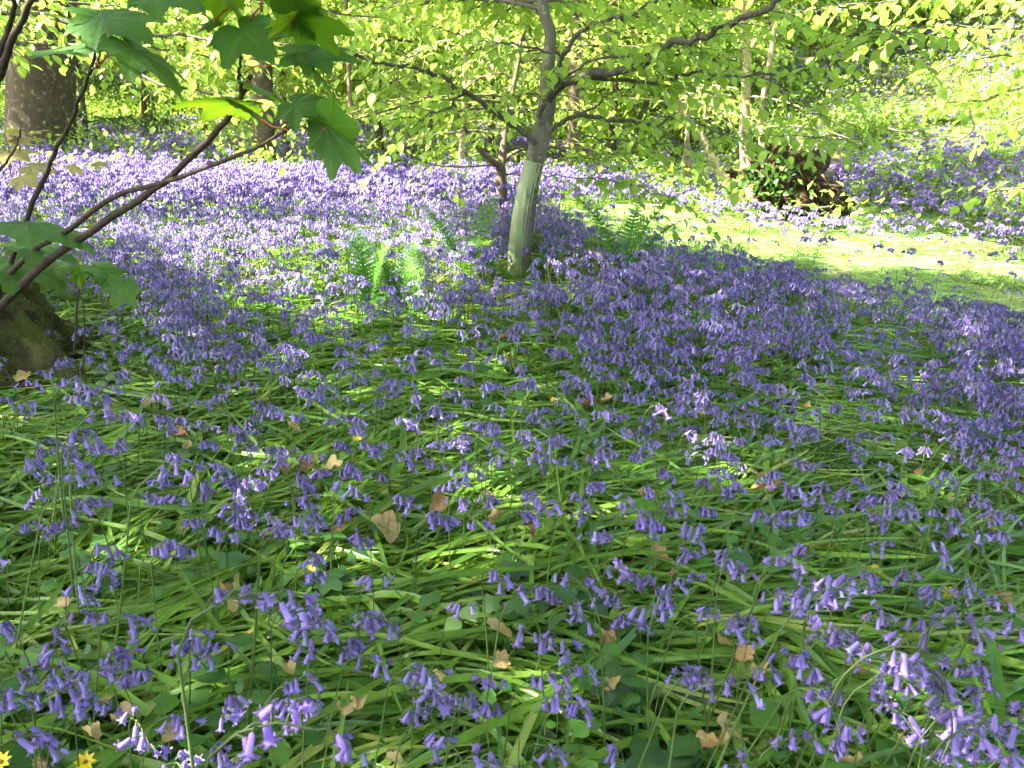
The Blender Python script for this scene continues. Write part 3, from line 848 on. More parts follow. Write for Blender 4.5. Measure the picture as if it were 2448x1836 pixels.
BELL_HI = bell_template(12, [(0, .0008, .0008, 0), (-.001, .0019, .0018, -.001), (-.005, .0026, .0024, -.005), (-.0105, .0027, .0024, -.0105), (-.014, .0032, .0026, -.0132), (-.0170, .0050, .0030, -.0145), (-.0170, .0068, .0032, -.0150), (-.0150, .0080, .0033, -.0151)])
BELL_BUD = bell_template(8, [(0, .0009, .0009, 0), (-.002, .0024, .0022, -.002), (-.007, .0028, .0026, -.007), (-.0115, .0016, .0015, -.0115), (-.013, .0003, .0003, -.013)])
BELL_MID = bell_template(6, [(0, .0012, .0012, 0), (-.003, .0026, .0024, -.003), (-.011, .0030, .0026, -.011), (-.0165, .0066, .0036, -.0145)])
BELL_FAR = bell_template(4, [(0, .0015, .0015, 0), (-.006, .0036, .0034, -.006), (-.0165, .0072, .0044, -.0165)])


def frame_to(d):
    """rotation whose -z axis points along d"""
    z = -nrm(d); x = nrm(np.cross([.3, 1, .1], z)); y = np.cross(z, x)
    return np.stack([x, y, z], 1)


def bluebell_shape(rs, h, nb):
    """stem path, and bells as (position, direction, scale, kind); leans towards +x"""
    k = 16; t = np.linspace(0, 1, k)
    bend = rs.uniform(1.5, 2.7); lean = rs.uniform(.02, .3)
    phi = lean * (1 - t * .3) + bend * np.clip((t - .74) / .26, 0, 1) ** 1.2
    st = h / 0.86 / (k - 1)
    pts = np.zeros((k, 3)); side = rs.normal(0, .04)
    for i in range(1, k):
        pts[i] = pts[i - 1] + st * np.array([math.sin(phi[i]), math.sin(side * i * .3), math.cos(phi[i])])
    pts[:, 2] -= .01
    bells = []
    for j in range(nb):
        u = 1 - (j + .2) / nb * (.07 + .014 * nb)
        f = u * (k - 1); i = min(int(f), k - 2)
        p = pts[i] + (pts[i + 1] - pts[i]) * (f - i)
        td = nrm(pts[i + 1] - pts[i])
        lat = np.array([rs.normal(.15, .8), rs.normal(0, .9), 0])
        ped = nrm(td * .4 + lat * .8 + [0, 0, .3]) * rs.uniform(.007, .017)
        q = p + ped
        d = nrm(np.array([0, 0, -1.0]) + lat * rs.uniform(.15, .7) + rs.normal(0, .22, 3))
        bells.append((p, q, d, rs.uniform(.85, 1.2) * (1.05 if j else .85), 1 if (j == 0 and rs.random() < .5) else 0))
    return pts, bells


def add_stem(b, pts, bells, r, n, mat=0):
    b.tube(pts, np.linspace(r, r * .45, len(pts)), n, mat, np.linspace(.9, .1, len(pts)).repeat(n))
    for p, q, d, s, k in bells:
        b.tube([p, (p + q) / 2 + [0, 0, .002], q + d * .001], [.0009, .0008, .0009], 3, mat, .2)


# individual meshes shared by the nearest plants
bell_meshes = []
for i in range(6):
    V, Fq = BELL_BUD if i == 5 else BELL_HI
    b = Buf(); v = V.copy(); v[:, 2] *= rng.uniform(.9, 1.12); v[:, :2] *= rng.uniform(.9, 1.12); v += rng.normal(0, .00025, v.shape)
    b.add(v, Fq, 0, np.clip(.30 + .032 * -v[:, 2] * 1000 + (i - 2) * .08 + np.where(np.arange(len(v)) % 2, .14, -.12), 0, 1))
    if i < 5:
        for a in range(5):
            an = a * 1.256 + i; c, s_ = math.cos(an) * .002, math.sin(an) * .002
            b.tube([(c * .6, s_ * .6, -.009), (c, s_, -.0152)], [.0004, .0008], 3, 1, .8)
    bell_meshes.append(b.mesh('bell', [M['bell'], M['anther']]))
fade_meshes = []
for me in bell_meshes[:3]:
    c = me.copy(); c.materials[0] = M['bell_faded']; fade_meshes.append(c)
pale_meshes = []
for me in bell_meshes:
    c = me.copy(); c.materials[0] = M['bell_pale']; pale_meshes.append(c)
SHAPES = []
for i in range(26):
    rs = np.random.default_rng(400 + i)
    h = .30; nb = int(rs.integers(6, 11))
    pts, bells = bluebell_shape(rs, h, nb)
    b = Buf(); add_stem(b, pts, bells, .0017, 6)
    SHAPES.append((b.mesh('stem', M['stem']), pts, bells))


def Z(o, *a): return [(o[0] + x / 2.404, o[1] + y / 2.404) for x, y in a]


HEADS = []
HEADS += Z((0, 1146), (250, 285), (90, 290), (15, 480), (30, 820), (480, 510), (590, 600), (660, 470), (600, 680), (490, 740), (420, 810), (310, 940), (430, 970), (80, 1140), (180, 1130), (340, 1160), (320, 1270), (60, 1240), (510, 1150), (600, 1170), (770, 920), (800, 990), (860, 1070), (730, 1060), (950, 945), (690, 1210), (750, 1240), (260, 1490), (330, 1530), (900, 1400), (800, 1470), (1300, 1350), (1360, 1380), (1470, 1310), (1600, 1400), (1550, 1430), (1150, 1600), (1240, 1590), (910, 440), (1060, 420), (1130, 240), (1320, 220), (1390, 270), (1330, 330), (640, 120), (1590, 160), (1610, 260), (1700, 240), (1760, 330), (1800, 230), (2020, 320), (2180, 600), (1730, 570), (1860, 520), (1820, 1160), (2110, 1080), (1780, 1300), (1960, 1600), (1700, 790), (1690, 920), (1820, 900), (1890, 880), (1280, 960), (1150, 970), (2130, 860), (2020, 960), (1000, 460), (60, 1340), (2130, 760))
HEADS += Z((800, 1146), (90, 330), (230, 520), (280, 610), (330, 830), (400, 790), (190, 750), (90, 970), (500, 1140), (620, 1270), (660, 1330), (580, 1370), (510, 1560), (740, 1260), (880, 1200), (910, 1340), (40, 1600), (1200, 1330), (1330, 1310), (1000, 1610), (1240, 1620), (1300, 1600), (1610, 1600), (950, 550), (1070, 650), (1000, 620), (730, 710), (1200, 660), (1250, 690), (1340, 620), (1380, 580), (1550, 700), (1170, 870), (1170, 940), (1310, 1010), (1440, 1060), (1490, 1080), (1220, 1090), (1200, 1040), (1540, 320), (1640, 450), (1720, 460), (1700, 580), (1790, 280), (1830, 320), (1820, 620), (1620, 740), (1700, 850), (2000, 430), (2110, 540), (2110, 610), (1920, 200), (1780, 180), (2020, 320), (1890, 740), (2080, 700), (2170, 820), (1980, 1060), (1930, 1030), (2060, 1140), (340, 100), (130, 90), (560, 220), (690, 230), (870, 270), (630, 60), (1200, 130), (1270, 150), (1350, 90), (1960, 100), (1100, 590), (640, 1150), (1380, 780), (1300, 790))
HEADS += Z((1528, 1146), (590, 60), (640, 70), (720, 45), (1000, 150), (790, 180), (1350, 100), (1450, 60), (1500, 240), (1560, 260), (1460, 270), (1600, 230), (1350, 230), (1320, 360), (880, 400), (850, 520), (930, 620), (950, 660), (740, 710), (630, 660), (440, 800), (490, 790), (700, 840), (1110, 740), (1160, 760), (1200, 660), (1370, 640), (1330, 820), (1290, 800), (990, 860), (940, 850), (1170, 910), (1220, 900), (870, 1020), (900, 1040), (1090, 1210), (1350, 1030), (1300, 1010), (1430, 990), (1410, 960), (1530, 1090), (1600, 1180), (1640, 1150), (560, 1200), (620, 1210), (600, 1270), (250, 1050), (870, 1330), (930, 1220), (1290, 1240), (1720, 1190), (1860, 1150), (1900, 1180), (1500, 1290), (1540, 1230), (1190, 1410), (1440, 1380), (1690, 1330), (1820, 1450), (1780, 1500), (1910, 1440), (1730, 1600), (1880, 1560), (890, 1490), (830, 1540), (620, 1570), (680, 1590), (2040, 1620), (1590, 590), (1640, 670), (1840, 620), (1750, 490), (1780, 340), (1820, 370), (1920, 330), (2040, 240), (2050, 370), (2100, 880), (1990, 930), (1670, 870), (1800, 820), (2080, 760), (2150, 750), (2020, 1340), (2080, 1390), (2180, 1280), (1500, 130), (1560, 150), (1010, 60), (540, 500), (260, 440), (350, 520), (380, 580), (230, 130), (60, 300), (20, 250), (1250, 680), (1060, 820), (1040, 940), (1130, 950), (960, 1040), (1240, 1180), (1760, 1210), (1950, 1470))
HEADS += Z((0, 560), (520, 800), (650, 850), (580, 900), (500, 950), (520, 1040), (540, 1130), (500, 1180), (320, 1430), (420, 1270), (490, 1370), (400, 1360), (50, 1110), (310, 1050), (960, 1310), (940, 1430), (970, 1540), (790, 840), (870, 890), (1170, 910), (1240, 950), (1310, 960), (1190, 1080), (1240, 1210), (1340, 1110), (1010, 1070), (790, 1160), (740, 1230), (1420, 1180), (1510, 1290), (1500, 930), (1590, 950), (1390, 740), (1630, 710), (1600, 790), (1810, 640), (1750, 690), (640, 1520), (1190, 1400), (1250, 1440), (1400, 1420), (1470, 1430), (1310, 1550), (1780, 1450), (1640, 1220), (1570, 1120), (1960, 1010), (2010, 1110), (2130, 1220), (920, 480), (960, 520), (810, 620), (880, 610), (820, 720), (1030, 740), (1130, 590), (1390, 570), (1460, 490), (780, 420), (1020, 340), (1100, 400))
HEADS += Z((800, 560), (560, 1030), (810, 1090), (670, 860), (910, 870), (830, 880), (1260, 730), (1250, 870), (1170, 900), (1430, 750), (1340, 450), (1120, 1070), (900, 1140), (960, 1150), (740, 1240), (1170, 1190), (1120, 1270), (600, 1340), (420, 1310), (700, 1370), (1380, 1200), (1540, 1190), (1530, 1250), (1620, 1290), (1340, 1310), (1680, 840), (1800, 970), (2020, 910), (2000, 1030), (1200, 980), (1380, 1030), (1640, 960), (980, 1320), (1640, 710), (1580, 770))

DEAD = []   # filled below: (px, py, size_px, dark, label)
DEAD_SRC = [((0, 1146), [(720, 1385, 165, 0, 'large curled tan leaf, biggest of the dry leaves near the bottom left corner'), (530, 1480, 110, 0, 'crumpled pale leaf below the large curled leaf near the bottom left corner'), (610, 1300, 80, 0, 'small folded tan leaf above the large curled one near the bottom left'), (1310, 640, 90, 0, 'narrow pinkish dry leaf standing in the green blades, left half of the photo'), (1330, 735, 100, 0, 'torn pale dry leaf just below the narrow pinkish one'), (980, 1470, 80, 0, 'dry curled leaf right of the bottom left leaf pile'), (1660, 1110, 60, 0, 'small pale leaf beside the tall near bluebell stem'), (2000, 1310, 70, 0, 'thin curled dry leaf right of the tall near bluebell stem'), (1960, 290, 80, 1, 'brown twisted leaf left of the big ribbed tan leaf'), (370, 720, 80, 0, 'pale folded leaf under the bluebells at the left, between blades'), (240, 1640, 60, 1, 'brown leaf scrap at the very bottom left edge')]),
            ((800, 1146), [(290, 295, 165, 0, 'big ribbed tan sycamore leaf lying open left of centre'), (955, 885, 150, 0, 'smooth golden leaf standing upright in the lower middle'), (960, 1050, 100, 0, 'crumpled tan leaf beneath the smooth golden leaf'), (590, 1150, 70, 0, 'small pale leaf below a drooping bluebell, lower middle'), (885, 95, 70, 0, 'small pale torn leaf above the lower middle bluebells'), (1790, 110, 120, 0, 'long rolled tan leaf on the blades right of centre'), (1870, 460, 130, 0, 'long thin tan leaf behind the bright lilac bluebells'), (600, 180, 150, 1, 'dark brown leaf under the drooping bluebells near the middle'), (930, 230, 90, 0, 'pale split leaf right of the dark brown middle leaf'), (340, 1625, 100, 0, 'pale leaf cut by the bottom edge of the photo'), (1580, 930, 90, 1, 'reddish leaf in the dark hollow right of lower centre'), (1600, 1190, 60, 0, 'small orange leaf scrap below the reddish hollow'), (130, 1300, 80, 0, 'curled beige leaf at the lower left of the middle'), (2140, 1530, 120, 0, 'buff leaf under the lower right bluebell clump'), (1150, 310, 60, 1, 'little brown cone-like scrap in the middle blades'), (1950, 560, 90, 1, 'dark twisted leaf among pale stems, right of centre')]),
            ((800, 560), [(1450, 1000, 100, 1, 'rusty orange crumpled leaf in the middle of the glade'), (1080, 415, 100, 0, 'pale dry leaf in the sun below the tree guard'), (1550, 965, 90, 0, 'whitish leaf right of the rusty orange one'), (990, 720, 90, 0, 'curled dry leaf on the grass in the middle, upper of two'), (1050, 775, 80, 0, 'curled dry leaf on the grass in the middle, lower of two'), (1680, 1180, 80, 0, 'rolled brown leaf right of the middle bluebells'), (1840, 440, 90, 1, 'dark leaf below the fern on the right'), (990, 590, 70, 1, 'pinkish brown leaf below the sunlit bluebells')]),
            ((0, 560), [(150, 770, 190, 1, 'pile-topping brown curled leaf at the foot of the mossy stump'), (230, 760, 90, 0, 'pale torn leaf beside the stump foot'), (130, 830, 80, 0, 'hanging dry leaf below the stump foot'), (1025, 1160, 110, 1, 'brown leaf among the yellow heart-shaped leaves'), (1890, 1350, 140, 0, 'pointed tan leaf standing up, right of a trio of dry leaves'), (1770, 1330, 110, 1, 'dark brown leaf in the middle of a trio of dry leaves'), (1630, 1370, 80, 1, 'small rusty leaf, left of a trio of dry leaves'), (1690, 1120, 70, 0, 'small buff leaf above the trio of dry leaves'), (880, 980, 110, 0, 'pale leaf behind the left bluebell stems'), (1080, 1230, 70, 0, 'small pale leaf below the yellow heart-shaped leaves')]),
            ((1528, 560), [(930, 1000, 100, 0, 'tan leaf deep in the dense right-hand bluebells'), (805, 930, 80, 0, 'pale leaf in the dense right-hand bluebells, upper'), (830, 1335, 80, 0, 'orange-buff leaf left of the pink forget-me-nots'), (690, 1390, 90, 0, 'toothed buff leaf under the right-hand bluebells'), (1580, 1390, 80, 1, 'brown leaf right of the pink bluebell cluster'), (2140, 1400, 130, 0, 'tan leaf in the sunny pile at the right edge, right one'), (2050, 1400, 120, 1, 'brown leaf in the sunny pile at the right edge, left one'), (740, 1470, 140, 1, 'long reddish leaf below a bright bluebell, right of centre'), (860, 1470, 80, 0, 'pale leaf at the end of the long reddish leaf')]),
            ((1528, 1146), [(700, 1110, 110, 0, 'crumpled buff leaf left of the lower right bluebell clump'), (605, 1015, 110, 1, 'dark red-brown leaf left of the lower right bluebell clump'), (510, 1460, 160, 0, 'long flat buff leaf at the lower right, upper of two'), (450, 1530, 130, 0, 'flat buff leaf at the lower right, lower of two'), (1200, 1640, 120, 0, 'grey-tan leaf on the bottom edge, right half'), (1830, 150, 90, 0, 'small tan leaf under the right-hand blades'), (1540, 635, 90, 1, 'dark red leaf beside a yellow flower at the right'), (2080, 690, 110, 0, 'torn pale leaf by the right edge'), (1270, 1115, 110, 0, 'peach leaf inside the lower right bluebell clump'), (490, 945, 90, 0, 'buff scrap above the dark red-brown leaf'), (2190, 1380, 80, 1, 'brown leaf touching the right edge near the bottom')])]
for o, L_ in DEAD_SRC:
    for x, y, s, dk, lab in L_: DEAD.append((o[0] + x / 2.404, o[1] + y / 2.404, s / 2.404, dk, lab))

# near bluebells: photo heads first, then random ones until 300
specs = []          # (root xyz, rz, scale, shape, pale)
srs = np.random.default_rng(77)


def solve_root(px, py, h, rz, shape):
    pts, bells = SHAPES[shape][1], SHAPES[shape][2]
    c = np.mean([q for _, q, _, _, _ in bells], 0)
    s = h / .30
    hz = c[2] * s - .008
    p = hit(px, py, hz)
    if p is None: return None
    ca, sa = math.cos(rz), math.sin(rz)
    off = np.array([c[0] * ca - c[1] * sa, c[0] * sa + c[1] * ca]) * s
    r = p[:2] - off
    return np.array([r[0], r[1], float(zg(*r))]), s


_hd = []
for q in HEADS:
    if all(math.hypot(q[0] - e[0], q[1] - e[1]) > (26 if q[1] < 1300 else 36) for e in _hd): _hd.append(q)
HEADS = _hd
for k, (px, py) in enumerate(HEADS):
    sh = int(srs.integers(0, len(SHAPES)))
    h = srs.uniform(.16, .27) if py < 1300 else srs.uniform(.17, .28) if px < 1750 else srs.uniform(.2, .31)
    rz = srs.choice([0, math.pi]) * (srs.random() < .35) + srs.normal(-.2, .7)
    r = solve_root(px, py, h, rz, sh)
    if r is not None:
        pale = (1690 < px < 2090 and 1040 < py < 1200 and srs.random() < .35) or (1400 < px < 1560 and 1260 < py < 1390 and srs.random() < .6)
        specs.append((r[0], rz, r[1], sh, pale, px, py))
# tall ones standing nearest to the lens
for px, py, h, sh in ((690, 1440, .46, 3), (655, 1795, .42, 8), (740, 1520, .36, 11), (395, 1130, .36, 5), (205, 930, .42, 2), (240, 1000, .40, 9), (215, 1080, .38, 14), (180, 1130, .36, 7), (2290, 1740, .36, 4), (2010, 1450, .38, 6), (2120, 1560, .36, 12)):
    rz = srs.normal(0, .4); r = solve_root(px, py, h, rz, sh)
    specs.append((r[0], rz, r[1], sh, px == 655, px, py))
tries = 0
while len(specs) < 520 and tries < 5000:
    tries += 1
    px, py = srs.uniform(-30, W + 30), srs.uniform(700, 1250)
    dens = .25 + .75 * sstep(0, 2448, px + (1300 - py) * .5)
    if srs.random() > dens: continue
    sh = int(srs.integers(0, len(SHAPES))); rz = srs.normal(-.2, .9); h = srs.uniform(.14, .26)
    r = solve_root(px, py, h, rz, sh)
    if r is None: continue
    if min(math.hypot(px - q[5], py - q[6]) for q in specs) < 34: continue
    specs.append((r[0], rz, r[1], sh, False, px, py))
specs = [q for q in specs if math.hypot(q[0][0], q[0][1]) > .35]
specs.sort(key=lambda q: q[0][0] ** 2 + q[0][1] ** 2)
near, mid_specs = specs[:300], specs[300:]

# labels: rows of the photo counted from the bottom edge, the rest share one per zone
lead = sorted(near[:64], key=lambda q: -q[6])
ROWS = ['along the bottom edge of the photo', 'in the second row up from the bottom edge', 'in the third row up from the bottom edge', 'in the fourth row up from the bottom edge']
ORD = 'leftmost second third fourth fifth sixth seventh eighth ninth tenth eleventh twelfth thirteenth fourteenth fifteenth rightmost'.split()
labs = {}
for r_ in range(4):
    row = sorted(lead[r_ * 16:(r_ + 1) * 16], key=lambda q: q[5])
    for j, q in enumerate(row):
        o = ORD[j] + ('' if j in (0, 15) else ' from the left')
        labs[id(q)] = f'{"pale lilac" if q[4] else "violet"} bluebell, {o} {ROWS[r_]}'


def zone(px, py):
    if py > 1250: return 'low violet bluebell among flattened blades in the near ' + ('left' if px < 816 else 'middle' if px < 1632 else 'right') + ' of the glade'
    if py > 950: return 'violet bluebell nodding over green blades in the middle distance on the ' + ('left' if px < 700 else 'right' if px > 1500 else 'centre line')
    return 'small violet bluebell further back at the ' + ('left by the mossy stump' if px < 700 else 'edge of the dense right-hand drift' if px > 1500 else 'centre before the pale green tube')


for n_, q in enumerate(near):
    root, rz, s, sh, pale, px, py = q
    o = empty('bluebell', tuple(root), rz); o.scale = (s, s, s)
    tilt = srs.normal(0, .07, 2); o.rotation_euler = (tilt[0], tilt[1], rz)
    lab = labs.get(id(q)) or (('pale lilac-pink bluebell among violet ones right of centre') if pale else zone(px, py))
    tag(o, lab, 'bluebell', 'nearest bluebells of the glade')
    me, pts, bells = SHAPES[sh]
    part('stem', me, o)
    src = pale_meshes if pale else bell_meshes
    bs = 1 / s if s < 1.2 else 1.15 / s
    for p, qq, d, sc, kd in bells:
        w = part('bell', src[5] if kd else (fade_meshes[int(srs.integers(0, 3))] if srs.random() < .06 and not pale else src[int(srs.integers(0, 5))]), o)
        rot = frame_to(d)
        w.matrix_basis = Matrix.Translation(qq) @ Matrix(rot.tolist()).to_4x4() @ Matrix.Rotation(srs.uniform(0, 6.28), 4, 'Z') @ Matrix.Scale(sc * bs * srs.uniform(.72, 1.05), 4)


def cluster_plant(seed, lod):
    rs = np.random.default_rng(seed); b = Buf()
    h = rs.uniform(.24, .34); nb = int(rs.integers(7, 13))
    pts, bells = bluebell_shape(rs, h, nb)
    if lod == 0:
        b.tube(pts, np.linspace(.002, .0011, len(pts)), 4, 0, .5)
        for p, q, d, s, k in bells: b.tube([p, q], [.0009, .0009], 3, 0, .2)
    else:
        b.tube(pts[::3], np.linspace(.0024, .0014, len(pts[::3])), 3, 0, .5)
    V, Fq = BELL_MID if lod == 0 else BELL_FAR
    for p, q, d, s, k in bells:
        Rm = frame_to(d); s *= 1.1 if lod == 0 else 1.42
        b.add((V * s) @ Rm.T + q, Fq, 1, rs.uniform(.1, .9))
    return source('bluebell_plant', b, [M['stem'], M['bell']])


SRC_MID = [cluster_plant(700 + i, 0) for i in range(14)]
SRC_FAR = [cluster_plant(800 + i, 1) for i in range(12)]


def in_field(x, y):
    """bluebells: everywhere but the grass, the path and the trunks"""
    z = zg(x, y); px, py, dep = proj(np.stack([x, y, z], -1))
    ok = ~(inpoly(px, py, GRASS) & (dep > 0) & ((rng.random(x.shape) > .08 + .4 * sstep(6.5, 8, y)) | (y < 5.2)))
    ok &= ~inpoly(px, py, [(300, 305), (700, 330), (720, 360), (620, 362), (330, 335)])
    ok &= np.hypot(x - STUMP[0], y - STUMP[1]) > .5
    ok &= ~((np.abs(x - .03) < .11) & (y > 3.5) & (y < 4.4))
    return ok, px, py


STUMP = np.array([*P(-85, 860, 2.5)[:2]])


def pts_in(n, y0, y1, wide=.72, pad=.5):
    y = np.sqrt(rng.uniform(y0 ** 2, y1 ** 2, n)); x = rng.uniform(-1, 1, n) * (wide * y + pad)
    return x, y


# middle distance
X, Y_, RZ, SC = [], [], [], []
x, y = pts_in(3900, 1.6, 3.2); ok, px, py = in_field(x, y)
# open middle ground: clumps, thicker to the right and further away
dn = np.clip(.08 + .6 * sstep(2.0, 3.0, y) + .55 * sstep(-.3, 1.3, x) * sstep(1.4, 2.2, y) + .5 * sstep(-.15, -.5, x) * sstep(1.8, 2.4, y), 0, 1) * (.3 + 1.4 * sstep(.35, .65, vnoise(x * 2.2 + 5, y * 2.2)))
ok &= rng.random(len(x)) < dn * 1.0
X.append(x[ok]); Y_.append(y[ok])
x, y = pts_in(8000, 3.2, 5.5); ok, px, py = in_field(x, y)
ok &= rng.random(len(x)) < .45 + .6 * sstep(.3, .6, vnoise(x * 1.7 + 5, y * 1.7))
X.append(x[ok]); Y_.append(y[ok])
X.append(np.array([q[0][0] for q in mid_specs])); Y_.append(np.array([q[0][1] for q in mid_specs]))
X = np.concatenate(X); Y_ = np.concatenate(Y_); n = len(X)
rot = np.c_[rng.normal(0, .08, n), rng.normal(0, .08, n), rng.normal(-.2, 1.1, n)]
hs = rng.uniform(.55, .95, n) * (1 - .12 * sstep(2.6, 1.6, Y_))
scatter('bluebells', np.c_[X, Y_, zg(X, Y_) - .01], rot, hs, SRC_MID, 'violet drift of uncounted bluebells filling the middle distance', 'bluebells')

# far drifts
x1, y1 = pts_in(15000, 5.4, 10.5, .74, .8); ok, px, py = in_field(x1, y1); ok &= ~((x1 > 1.8) & (y1 > 7.6)) | (rng.random(len(x1)) < .75); ok &= rng.random(len(x1)) < .55 + .45 * sstep(.3, .6, vnoise(x1, y1))
x1, y1 = x1[ok], y1[ok]
x2, y2 = pts_in(22000, 10.5, 22, .74, .8); ok, px, py = in_field(x2, y2); ok &= ~(x2 > 1.5) | (rng.random(len(x2)) < .8); ok &= rng.random(len(x2)) < .15 + .8 * sstep(.35, .6, vnoise(x2 * .6, y2 * .6))
x2, y2 = x2[ok], y2[ok]
x = np.r_[x1, x2]; y = np.r_[y1, y2]; n = len(x)
rot = np.c_[rng.normal(0, .1, n), rng.normal(0, .1, n), rng.uniform(0, 6.28, n)]
scatter('far_bluebells', np.c_[x, y, zg(x, y) - .01], rot, rng.uniform(.75, 1.15, n) * (1 + .12 * (y > 10)), SRC_FAR, 'distant carpet of bluebells under the trees and up the slope', 'bluebells')

# ------------------------------------------------------------------ flattened leaf blades, grass, herbs
def blade(b, root, az, L, w, el0, rs, var, k=8, flat=.018):
    t = np.linspace(0, 1, k + 1)
    lo = flat * rs.uniform(.3, 1.9)
    el = el0 * (1 - np.clip(t * 1.7, 0, 1)) - .12 * np.sin(t * 3) + rs.normal(0, .05)
    curl = rs.normal(0, .26)
    a = az + curl * t ** 1.5
    st = L / k
    p = np.zeros((k + 1, 3)); p[0] = root
    for i in range(1, k + 1):
        p[i] = p[i - 1] + st * np.array([math.cos(a[i]) * math.cos(el[i]), math.sin(a[i]) * math.cos(el[i]), math.sin(el[i])])
        p[i][2] = max(p[i][2], lo)
    sd = np.stack([-np.sin(a), np.cos(a), 0 * a], -1)
    roll = rs.normal(0, .45)
    ww = w * np.interp(t, [0, .15, .6, .9, 1], [.55, .85, 1, .6, .06])[:, None]
    up = np.array([0, 0, 1.0])
    s2 = sd * math.cos(roll) + up * math.sin(roll); dn_ = up * math.cos(roll) - sd * math.sin(roll)
    V = np.stack([p - s2 * ww / 2 + dn_ * ww * .16, p, p + s2 * ww / 2 + dn_ * ww * .16], 1).reshape(-1, 3)
    Fq = [(i * 3 + j, i * 3 + j + 1, i * 3 + j + 4, i * 3 + j + 3) for i in range(k) for j in range(2)]
    b.add(V, Fq, 0, var)


def blade_clump(seed, n, Lr, wr, elr, spread, azs, k=8):
    rs = np.random.default_rng(seed); b = Buf()
    a0 = rs.normal(0, .3)
    for i in range(n):
        r = np.array([rs.normal(0, spread), rs.normal(0, spread), 0])
        az = a0 + (rs.normal(0, azs) if rs.random() < .8 else rs.uniform(0, 6.28))
        blade(b, r, az, rs.uniform(*Lr), rs.uniform(*wr), rs.uniform(*elr), rs, np.clip(rs.normal(.42, .25), 0, .96) if rs.random() > .008 else 1.0, k)
    return source('leaf_clump', b, M['blade'])


SRC_BL = [blade_clump(20 + i, 16, (.2, .42), (.0045, .0145), (.05, 1.0), .09, .55) for i in range(10)]
SRC_BU = [blade_clump(60 + i, 12, (.18, .32), (.006, .011), (.8, 1.5), .04, 1.6, 6) for i in range(6)]
x, y = pts_in(2400, .55, 3.3, .75, .25); n = len(x)
keep = np.hypot(x - STUMP[0], y - STUMP[1]) > .48
x, y = x[keep], y[keep]; n = len(x)
flow = -.25 + (vnoise(x * 1.3 + 77, y * 1.3) - .5) * 2.6
flow = np.where(rng.random(n) < .22, flow + math.pi, flow)
scatter('bluebell_leaves', np.c_[x, y, zg(x, y) + rng.uniform(0, .012, n)], np.c_[rng.normal(0, .05, n), rng.normal(0, .05, n), flow + rng.normal(0, .35, n)], rng.uniform(.75, 1.15, n), SRC_BL, 'flattened strap-like green bluebell leaves combed over the ground', 'leaves')
x, y = pts_in(5200, 2.4, 9.5, .75, .4); ok, px, py = in_field(x, y); x, y = x[ok], y[ok]; n = len(x)
scatter('upright_leaves', np.c_[x, y, zg(x, y)], np.c_[rng.normal(0, .08, n), rng.normal(0, .08, n), rng.uniform(0, 6.28, n)], rng.uniform(.7, 1.05, n), SRC_BU, 'upright green bluebell leaves between the flower stems', 'leaves')


def tuft(seed, n, Lr, w):
    rs = np.random.default_rng(seed); b = Buf()
    for i in range(n):
        blade(b, np.array([rs.normal(0, .035), rs.normal(0, .035), 0]), rs.uniform(0, 6.28), rs.uniform(*Lr), w * rs.uniform(.7, 1.3), rs.uniform(.7, 1.5), rs, rs.random(), 4, .004)
    return source('grass_tuft', b, M['grass'])


SRC_G = [tuft(90 + i, 26, (.07, .20), .0038) for i in range(6)]
x, y = pts_in(42000, 3.2, 13, .95, .5); ok, px, py = in_field(x, y)
g = ((~ok | inpoly(px, py, GRASS)) & (x > 0)) | (rng.random(len(x)) < np.where(x > 1.5, .4, .12)) & (y > 5)
pathd = inpoly(px, py, [(2448, 725), (2200, 690), (1950, 648), (1760, 606), (1760, 594), (1950, 632), (2200, 668), (2448, 700)])
g &= ~pathd | (rng.random(len(x)) < .3)
x, y = x[g], y[g]; n = len(x)
scatter('grass', np.c_[x, y, zg(x, y)], np.c_[0 * x, 0 * x, rng.uniform(0, 6.28, n)], rng.uniform(.5, 1.2, n) * (.5 + 1.6 * sstep(.35, .7, vnoise(x * 2.6 + 33, y * 2.6))), SRC_G, 'short bright grass along the path at the right', 'grass')
x, y = rng.uniform(-10, -2.5, 1500), rng.uniform(14.5, 21, 1500); n = 1500
scatter('clearing_grass', np.c_[x, y, zg(x, y)], np.c_[0 * x, 0 * x, rng.uniform(0, 6.28, n)], rng.uniform(1.2, 2.6, n), SRC_G, 'green grass of the far left clearing beside the worn path', 'grass')


def outline_leaf(pts, n=1):
    """fan leaf from an outline (local, y along the leaf)"""
    pts = np.array(pts, float); k = len(pts)
    V = np.vstack([[[0, .08, 0]], np.c_[pts, -.25 * pts[:, 0] ** 2 - .12 * (pts[:, 1] - .4) ** 2]])
    return V, [(0, i + 1, (i + 1) % k + 1) for i in range(k)]


def sym(h):
    return [(0, h[0][1])] + [(x, y) for x, y in h[1:-1]] + [(0, h[-1][1])] + [(-x, y) for x, y in h[-2:0:-1]]


HEART = outline_leaf(sym([(0, .0), (.18, -.13), (.42, -.08), (.52, .2), (.42, .55), (.2, .82), (0, .98)]))
IVY = outline_leaf(sym([(0, .0), (.2, -.12), (.5, -.05), (.38, .2), (.62, .45), (.3, .55), (.2, .78), (0, 1.1)]))
ROUND = outline_leaf(sym([(0, .05), (.25, -.1), (.5, .1), (.55, .45), (.35, .8), (0, .82)]))
STRAW = outline_leaf(sym([(0, 0), (.2, .1), (.26, .28), (.36, .36), (.34, .55), (.42, .66), (.3, .8), (.2, .95), (0, 1.05)]))


